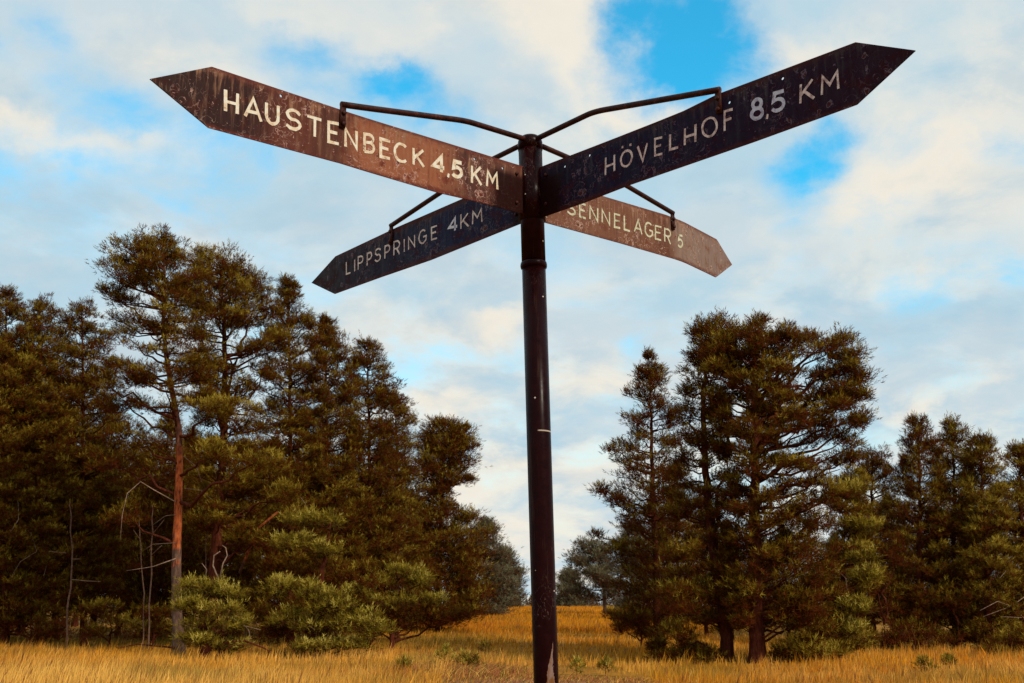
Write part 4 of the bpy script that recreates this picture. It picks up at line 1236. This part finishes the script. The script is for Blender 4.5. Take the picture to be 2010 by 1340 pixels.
T = Tree('scots_pine', 'massive dome-crowned pine with open branching, tallest tree right of the signpost', 31, 0,
         [(1488, 1312), (1484, 1230), (1482, 1120), (1480, 1000), (1482, 900), (1484, 820), (1476, 740), (1480, 670)], 52, r0=.24)
T.crown([(636, 1438, 1500), (646, 1412, 1560), (660, 1400, 1620), (678, 1395, 1660), (705, 1385, 1685), (740, 1385, 1700), (780, 1385, 1700), (830, 1392, 1694), (880, 1400, 1690), (920, 1420, 1655), (970, 1425, 1650), (1040, 1430, 1660), (1120, 1430, 1660), (1190, 1430, 1640), (1215, 1440, 1640)], 1.0, .38, .45, sig=.20, flat=.42, ang=.34, nb=6, inner=.5, m=19, depth=.8)
T.limb(at(1482, 900, 31), at(1522, 815, 30.8), .085, .05, 7, 7); T.limb(at(1522, 815, 30.8), at(1552, 735, 30.6), .06, 0, 7, 6); T.limb(at(1522, 815, 30.8), at(1600, 760, 30.5), .045, .04, 7, 6)
T.limb(at(1552, 735, 30.6), at(1590, 690, 30.6), .035, 0, 6, 5); T.limb(at(1481, 960, 31), at(1590, 870, 30.8), .06, .06, 8, 6); T.limb(at(1590, 870, 30.8), at(1670, 820, 30.8), .035, .02, 6, 5)
T.limb(at(1484, 850, 31), at(1400, 850, 31), .045, .05, 7, 5); T.limb(at(1482, 900, 31), at(1425, 835, 31), .04, .03, 7, 5); T.limb(at(1540, 905, 31), at(1640, 900, 31), .03, .03, 7, 5)
for p in [(1460, 655, 50, 12), (1540, 662, 52, 12), (1620, 672, 46, 14), (1672, 720, 24, 14), (1420, 680, 26, 18), (1500, 690, 46, 12), (1620, 738, 60, 12), (1575, 782, 50, 10), (1660, 785, 40, 12),
          (1530, 815, 20, 7), (1690, 775, 14, 10), (1660, 860, 34, 14), (1610, 830, 40, 8), (1520, 905, 40, 9), (1560, 668, 60, 12), (1400, 730, 24, 20), (1480, 726, 50, 14), (1655, 700, 30, 14), (1650, 672, 34, 14), (1686, 745, 14, 14), (1682, 830, 18, 14), (1665, 900, 28, 12), (1620, 965, 40, 18), (1650, 1000, 40, 20), (1600, 1030, 50, 24), (1560, 1080, 50, 24)]:
    T.pad(*p, T.rng.uniform(-1.0, .6), 230, .5)
T.pad(1570, 1190, 60, 36, -.6, 380, .42); T.pad(1500, 1100, 60, 40, 1.0, 420, .35); T.pad(1580, 1270, 60, 24, -.3, 340, .5); T.pad(1610, 1285, 40, 18, -.4, 240, .55)
T.dead([(1570, 1125), (1598, 1130), (1612, 1122), (1616, 1130)], .012, .006, -1.0); T.dead([(1600, 1085), (1640, 1115), (1660, 1135), (1663, 1158)], .016, .007, -1.3, MAT_DTWIG)
T.done()

T = Tree('scots_pine', 'yellow-green pine in sunlight below the right side of the domed crown', 33.5, 0,
         [(1642, 1300), (1650, 1200), (1655, 1080), (1665, 930)], 53, r0=.13)
T.crown([(925, 1655, 1688), (960, 1640, 1705), (1010, 1632, 1718), (1070, 1625, 1724), (1130, 1615, 1722), (1200, 1600, 1715), (1270, 1590, 1700)], 1.0, .42, .72, sig=.20, flat=.5, ang=.3, nb=5, inner=.35, m=18)
for p in [(1680, 960, 36, 14), (1695, 1030, 30, 16), (1690, 1090, 34, 16), (1700, 1130, 26, 14), (1680, 1190, 44, 16), (1665, 1235, 40, 14)]:
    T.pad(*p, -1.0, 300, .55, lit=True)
T.done()

# ---- low spreading pines in front of the left group ---------------------------
T = Tree('spreading_pine', 'low bushy pine with pale lit needles in front of the orange trunk base', 33.5, 0,
         [(400, 1298), (405, 1265), (400, 1230), (405, 1180), (415, 1150)], 61, r0=.20, cat='pine bush')
for p in [(400, 1148, 52, 12, -.2), (450, 1165, 40, 12, 0), (375, 1190, 34, 12, -.4), (440, 1200, 55, 14, -.5), (410, 1225, 60, 12, -.2), (400, 1170, 50, 14, .3), (390, 1255, 34, 10, -.6), (470, 1225, 22, 12, 0), (450, 1270, 40, 10, .1)]:
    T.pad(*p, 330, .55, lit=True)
T.pad(420, 1250, 60, 22, .8, 300, .35)
T.dead([(430, 1140), (418, 1110), (420, 1090), (432, 1082)], .030, .016, -.2); T.dead([(430, 1140), (438, 1105), (446, 1090), (443, 1075), (436, 1070)], .028, .012, -.2)
T.dead([(403, 1133), (406, 1118), (396, 1105)], .016, .008, -.2); T.dead([(470, 1218), (488, 1236), (492, 1255)], .014, .006, -.5); T.dead([(466, 1225), (512, 1236)], .012, .006, -.5)
T.dead([(430, 1280), (440, 1262), (480, 1257), (520, 1272), (565, 1304)], .055, .016, -.4, MAT_BARK)
T.dead([(430, 1282), (455, 1268), (500, 1264)], .030, .010, -.5, MAT_BARK)
T.done()

T = Tree('spreading_pine', 'wide low pine sweeping to the ground with bright needle tufts, left of the grass path', 34.5, 0,
         [(600, 1296), (615, 1240), (628, 1160), (640, 1080), (650, 1020)], 62, r0=.16, cat='pine bush')
for p in [(600, 1018, 52, 16, -.3), (640, 1020, 44, 16, -.1), (575, 1062, 42, 14, -.5), (640, 1075, 44, 15, -.2), (560, 1150, 36, 18, -.5), (610, 1160, 50, 20, -.7), (660, 1178, 44, 20, -.8),
          (700, 1210, 52, 20, -.8), (640, 1225, 60, 22, -.9), (740, 1235, 40, 16, -.6), (575, 1215, 40, 20, -.4), (690, 1265, 48, 12, -.6), (610, 1270, 50, 16, -.8), (645, 1190, 44, 18, -.9)]:
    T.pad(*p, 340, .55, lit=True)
for p in [(620, 1120, 70, 26, .8), (700, 1130, 50, 26, .8), (640, 1240, 80, 24, .6), (540, 1240, 36, 24, .4)]:
    T.pad(*p, 420, .38)
T.dead([(615, 1262), (650, 1282), (690, 1290), (740, 1270)], .03, .010, -.5, MAT_BARK); T.dead([(590, 1210), (606, 1226), (618, 1236)], .012, .006, -1.4)
T.done()

T = Tree('spreading_pine', 'low pine with grey-green tufts below the spired pines, at the edge of the golden slope', 40, 0,
         [(770, 1262), (768, 1220), (775, 1160), (780, 1120)], 63, r0=.13, cat='pine bush')
for p in [(800, 1120, 34, 12, -.5), (828, 1140, 22, 12, -.6), (740, 1140, 44, 14, -.6), (760, 1180, 60, 16, -.6), (830, 1180, 44, 12, -.3), (700, 1160, 36, 14, -.6)]:
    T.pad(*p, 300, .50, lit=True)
for p in [(800, 1205, 60, 14, -.2), (770, 1225, 60, 14, 0), (860, 1195, 50, 12, 0), (720, 1225, 50, 18, .3), (895, 1208, 34, 9, .3), (850, 1215, 30, 8, 0)]:
    T.pad(*p, 330, .42)
T.done()

for (lab, px_, py_, D, ps, tn) in [
    ('round dark pine bush at the foot of the slim conical pine', 1258, 1258, 43, [(1235, 1215, 32, 16), (1262, 1230, 36, 16), (1225, 1235, 20, 10), (1275, 1205, 30, 20)], .3),
    ('scrubby pine bush between the two big right trunks and the yellow-green pine', 1600, 1300, 31.5, [(1590, 1268, 44, 16), (1630, 1280, 30, 14), (1545, 1285, 36, 12), (1605, 1240, 40, 20)], .5),
    ('sparse low pine bush left of the leaning trunk', 1335, 1298, 33, [(1345, 1275, 36, 12), (1310, 1288, 22, 8), (1375, 1284, 26, 10), (1290, 1270, 14, 8)], .42),
    ('dark bush under the far right group, cut by the picture edge', 1980, 1298, 35, [(1975, 1270, 44, 20), (2010, 1250, 40, 26), (1950, 1285, 20, 10)], .45),
    ('low undergrowth pine at the far left beside the dark thin trunk', 60, 1265, 43, [(40, 1225, 50, 24), (90, 1232, 36, 20), (0, 1220, 36, 28), (130, 1226, 40, 24), (100, 1245, 40, 12)], .35),
    ('green young pine in the shade between the left trunks', 215, 1262, 41, [(200, 1200, 44, 20), (240, 1225, 40, 18), (190, 1240, 34, 14)], .6),
    ('small young pine behind the base of the orange trunk', 300, 1262, 40, [(300, 1205, 34, 18), (320, 1232, 34, 16), (275, 1240, 30, 12)], .5),
    ('shaded undergrowth pine below the highest spire of the far right group', 1790, 1286, 39, [(1780, 1235, 50, 30), (1830, 1250, 50, 26), (1740, 1255, 36, 20)], .33),
    ('shaded undergrowth pine right of the yellow-green pine', 1735, 1284, 40, [(1735, 1200, 44, 40), (1720, 1140, 36, 34), (1750, 1080, 30, 34)], .3),
    ('dusky undergrowth pine below the double-topped pine', 1880, 1286, 40, [(1880, 1230, 50, 34), (1920, 1255, 50, 24), (1870, 1170, 44, 30)], .42),
    ('low bush beside the far pink trunk where the field ends', 1232, 1228, 62, [(1225, 1212, 26, 9), (1205, 1205, 20, 7), (1245, 1200, 18, 12)], .4),
]:
    T = Tree('pine_bush', lab, D, 0, [(px_, py_), (px_ + 3, py_ - 30), (px_, py_ - 60)], int(px_) + 7, r0=.06, cat='pine bush', scale=1.0 if D < 50 else 1.3)
    for p in ps: T.pad(*p, T.rng.uniform(-.5, .5), 300, tn)
    T.done()

# ---- standing dead saplings in the left wood -----------------------------------
for (lab, D, path, sides_, r0) in [
    ('dead pale sapling with two side twigs left of the orange trunk', 40.5, [(131, 1262), (134, 1200), (138, 1150), (140, 1080), (137, 1000), (138, 985)],
     [[(140, 1097), (158, 1097)], [(140, 1137), (170, 1140), (198, 1141)], [(130, 1085), (96, 1082)]], .042),
    ('thin dead stem, the nearer to the orange trunk of the pale pair', 38.5, [(292, 1262), (294, 1180), (298, 1080), (300, 1000), (298, 990)], [[(298, 1050), (322, 1020)], [(296, 1090), (318, 1070)]], .035),
    ('thin dead stem, the farther from the orange trunk of the pale pair', 39.5, [(284, 1262), (282, 1180), (277, 1080), (273, 1010)], [[(276, 1060), (262, 1040)]], .03),
    ('lone dead stem between the orange trunk and the dark forked trunk', 40, [(406, 1262), (405, 1150), (404, 1030), (405, 995)], [[(404, 1060), (416, 1045)]], .028),
]:
    g = float(ground(at(path[0][0], 1262, D)[0], D))
    P = np.array([at(x, y, D) for x, y in path]); P[0, 2] = g - .1
    tq = np.linspace(0, len(P) - 1, 14); P = np.stack([np.interp(tq, np.arange(len(P)), P[:, i_]) for i_ in range(3)], -1)
    P[1:, :2] += np.random.default_rng(int(D * 10)).normal(0, .022, (13, 2))
    o = empty('dead_sapling', (P[0, 0], D, g), lab, 'dead tree'); org = np.array([P[0, 0], D, g])
    a = Acc(); a.tube(P - org, np.linspace(r0, r0 * .45, len(P)), 8, True)
    link('stem', a.mesh('stem', MAT_DTWIG, True), o)
    for sp_ in sides_:
        Q = np.array([at(x, y, D - .4 * i_) for i_, (x, y) in enumerate(sp_)])
        a = Acc(); a.tube(Q - org, np.linspace(.014, .007, len(Q)), 5, True)
        link('dead_branch', a.mesh('dead_branch', MAT_DEAD, True), o)

# ---- pines behind, shared meshes -------------------------------------------------


def variant(seed, kind):
    """generic pine standing at x = 0, y = 60; reused behind the front rows"""
    D = 60
    H = [420, 400, 440][kind]
    b = 1235
    T = Tree('background_pine', 'x', D, 0, [(1005, b), (1007, b - H * .5), (1005, b - H)], seed, r0=.18, scale=1.45, group=FILL)
    w = [70, 62, 82][kind]
    T.crown([(b - H - 3, 1000, 1010), (b - H + 25, 988, 1022), (b - H + 80, 1005 - w * .6, 1005 + w * .6), (b - H * .6, 1005 - w * .9, 1005 + w * .9), (b - H * .35, 1005 - w, 1005 + w), (b - H * .2, 1005 - w * .9, 1005 + w * .9), (b - 50, 1005 - w * .7, 1005 + w * .7)],
            1.0, .62, .42, sig=.30, flat=.55, ang=.3, nb=5, inner=.25, m=14, gap=False, twigs=False)
    return T


def undo_gap(T, K):
    global GP
    sv = GP; GP = np.array([[-9999., -9999., 1., 1.]])
    o_ = T.done(K); GP = sv
    return o_


VARS = [undo_gap(variant(70 + k, k), 6) for k in range(3)]
VH = []
for v in VARS:
    kids = [o_ for o_ in COL.objects if o_.parent == v]
    VH.append(kids)


def place(k, px, top, D, label, first=[True, True, True]):
    x = float(at(px, 1200, D)[0]); g = float(ground(x, D))
    h = float(at(px, top, D)[2]) - g
    base_h = 13.4 * [420, 400, 440][k] / 430
    kids = VH[k]
    if first[k]:
        first[k] = False; r_ = VARS[k]
    else:
        r_ = VARS[k].copy(); COL.objects.link(r_)
        for c in kids:
            d_ = c.copy(); COL.objects.link(d_); d_.parent = r_
    r_['label'] = label
    sc_ = h / base_h
    r_.location = (x, D, g)
    r_.scale = (sc_, sc_, sc_)
    rz = random.Random(int(px * 7 + D)).uniform(0, 6.28)
    r_.rotation_euler = (0, 0, rz)
    return r_


back = []
for i_, (px, top, D) in enumerate([(-60, 640, 56), (-10, 680, 62), (45, 700, 58), (110, 720, 56), (185, 790, 57), (235, 850, 54), (290, 860, 58), (345, 850, 60), (395, 850, 54), (300, 800, 50), (350, 830, 52), (455, 850, 58), (520, 850, 55), (570, 800, 58),
                                   (625, 850, 56), (680, 840, 60), (735, 870, 58), (790, 900, 62), (830, 1010, 74), (20, 800, 70), (150, 830, 72), (260, 880, 74), (370, 890, 76), (480, 870, 74), (600, 880, 76), (710, 920, 78), (905, 1060, 80),
                                   (-130, 620, 50), (-190, 640, 56), (-260, 620, 48)]):
    back.append((px, top, D, 'dark pine in the shaded depth of the wood behind the left spires' if px >= 0 else 'pine of the wood outside the left edge of the picture'))
for (px, top, D) in [(1335, 900, 50), (1385, 960, 54), (1435, 1010, 50), (1490, 1020, 56), (1545, 1020, 52), (1600, 1010, 56), (1650, 1040, 50), (1700, 1000, 54), (1760, 960, 52), (1815, 940, 56), (1870, 930, 54), (1930, 930, 56), (1985, 940, 52),
                     (1290, 960, 56), (1410, 1050, 66), (1520, 1060, 68), (1640, 1060, 66), (1775, 1060, 68), (1900, 1040, 66), (2060, 860, 46), (2130, 840, 44), (2200, 850, 48)]:
    back.append((px, top, D, 'dark pine filling the shade behind the right-hand pines' if px < 2010 else 'pine of the wood outside the right edge of the picture'))
for i_, (px, top, D, lab) in enumerate(back):
    place(i_ % 3, px, top, D, lab)

# far line of wood closing the field
for i_, (px, top, D) in enumerate([(1020, 1160, 230), (1034, 1166, 240), (1046, 1160, 250), (1060, 1168, 235), (1076, 1162, 245), (1090, 1168, 250), (1104, 1160, 240), (1136, 1150, 220), (1150, 1158, 230), (975, 1140, 180), (1165, 1150, 190), (1184, 1160, 200), (1204, 1150, 190), (1012, 1150, 200), (1042, 1158, 215), (1100, 1152, 205), (1112, 1158, 215), (1125, 1150, 200), (1143, 1156, 235), (1174, 1154, 215), (1194, 1156, 225), (1214, 1150, 205), (1228, 1150, 215), (1158, 1148, 180)]):
    r_ = place(i_ % 3, px, top, D, 'tiny distant pine in the dark line of wood on the horizon behind the pole')
    r_['group'] = 'distant pines on the horizon'
    r_.location.z -= .9

# ---- seedlings and weeds --------------------------------------------------------
for (lab, px_, py_, D, h_, tn) in [
    ('spiky green pine seedling rising from the grass left of the pole', 872, 1296, 29, .55, .6),
    ('second green seedling, close to the pole side of the spiky one', 908, 1304, 28, .42, .65),
    ('small dark green weed in the golden grass left of the seedlings', 792, 1312, 27.5, .30, .55),
    ('tiny sprig standing right of the seedlings', 930, 1298, 28, .36, .4),
    ('low green plant just right of the pole', 1132, 1315, 27, .34, .65),
    ('small upright green sprig in the grass right of the pole', 1188, 1318, 27, .36, .5),
    ('dark green seedling in the grass below the far right group', 1816, 1334, 25, .36, .45),
    ('faint dark sprig on the golden slope', 952, 1258, 36, .45, .4),
    ('little dark green seedling near the right edge, beyond the bigger one', 1865, 1322, 27, .25, .45),
]:
    x, y, _ = at(px_, py_, D); g = float(ground(x, y))
    rng = np.random.default_rng(int(px_))
    o = empty('pine_seedling', (x, y, g), lab, 'seedling'); org = np.array([x, y, g])
    a = Acc(); a.tube([[0, 0, -.05], [.01, 0, h_ * .5], [0, .01, h_]], [.010, .007, .004], 5)
    out = [[], [], []]
    for k in range(9):
        az = k * 2.4; zz_ = h_ * (.25 + .7 * k / 9); Ln = h_ * .42 * (1.1 - k / 10)
        e = np.array([math.cos(az) * Ln, math.sin(az) * Ln, zz_ + Ln * .4])
        a.tube([[0, 0, zz_], e], [.005, .003], 3)
        clump(e, np.array([math.cos(az), math.sin(az), .6]), rng, 9, .05, .8, tn, out)
    clump(np.array([0, 0, h_]), np.array([0, 0, 2.]), rng, 8, .03, 1.5, tn, out)
    link('stem', a.mesh('stem', MAT_BARK), o)
    b_ = Acc(); P = np.concatenate(out[0])
    foliage(b_, P, np.concatenate(out[1]), .07 + .04 * rng.random(len(P)), np.concatenate(out[2]), rng, .7, 6)
    link('needles', b_.mesh('needles', MAT_NEEDLE_LIT, False, 'tint'), o)

print('needle triangles', STAT[0], 'total objects', len(bpy.data.objects), 'tris', sum(len(m_.polygons) for m_ in bpy.data.meshes))
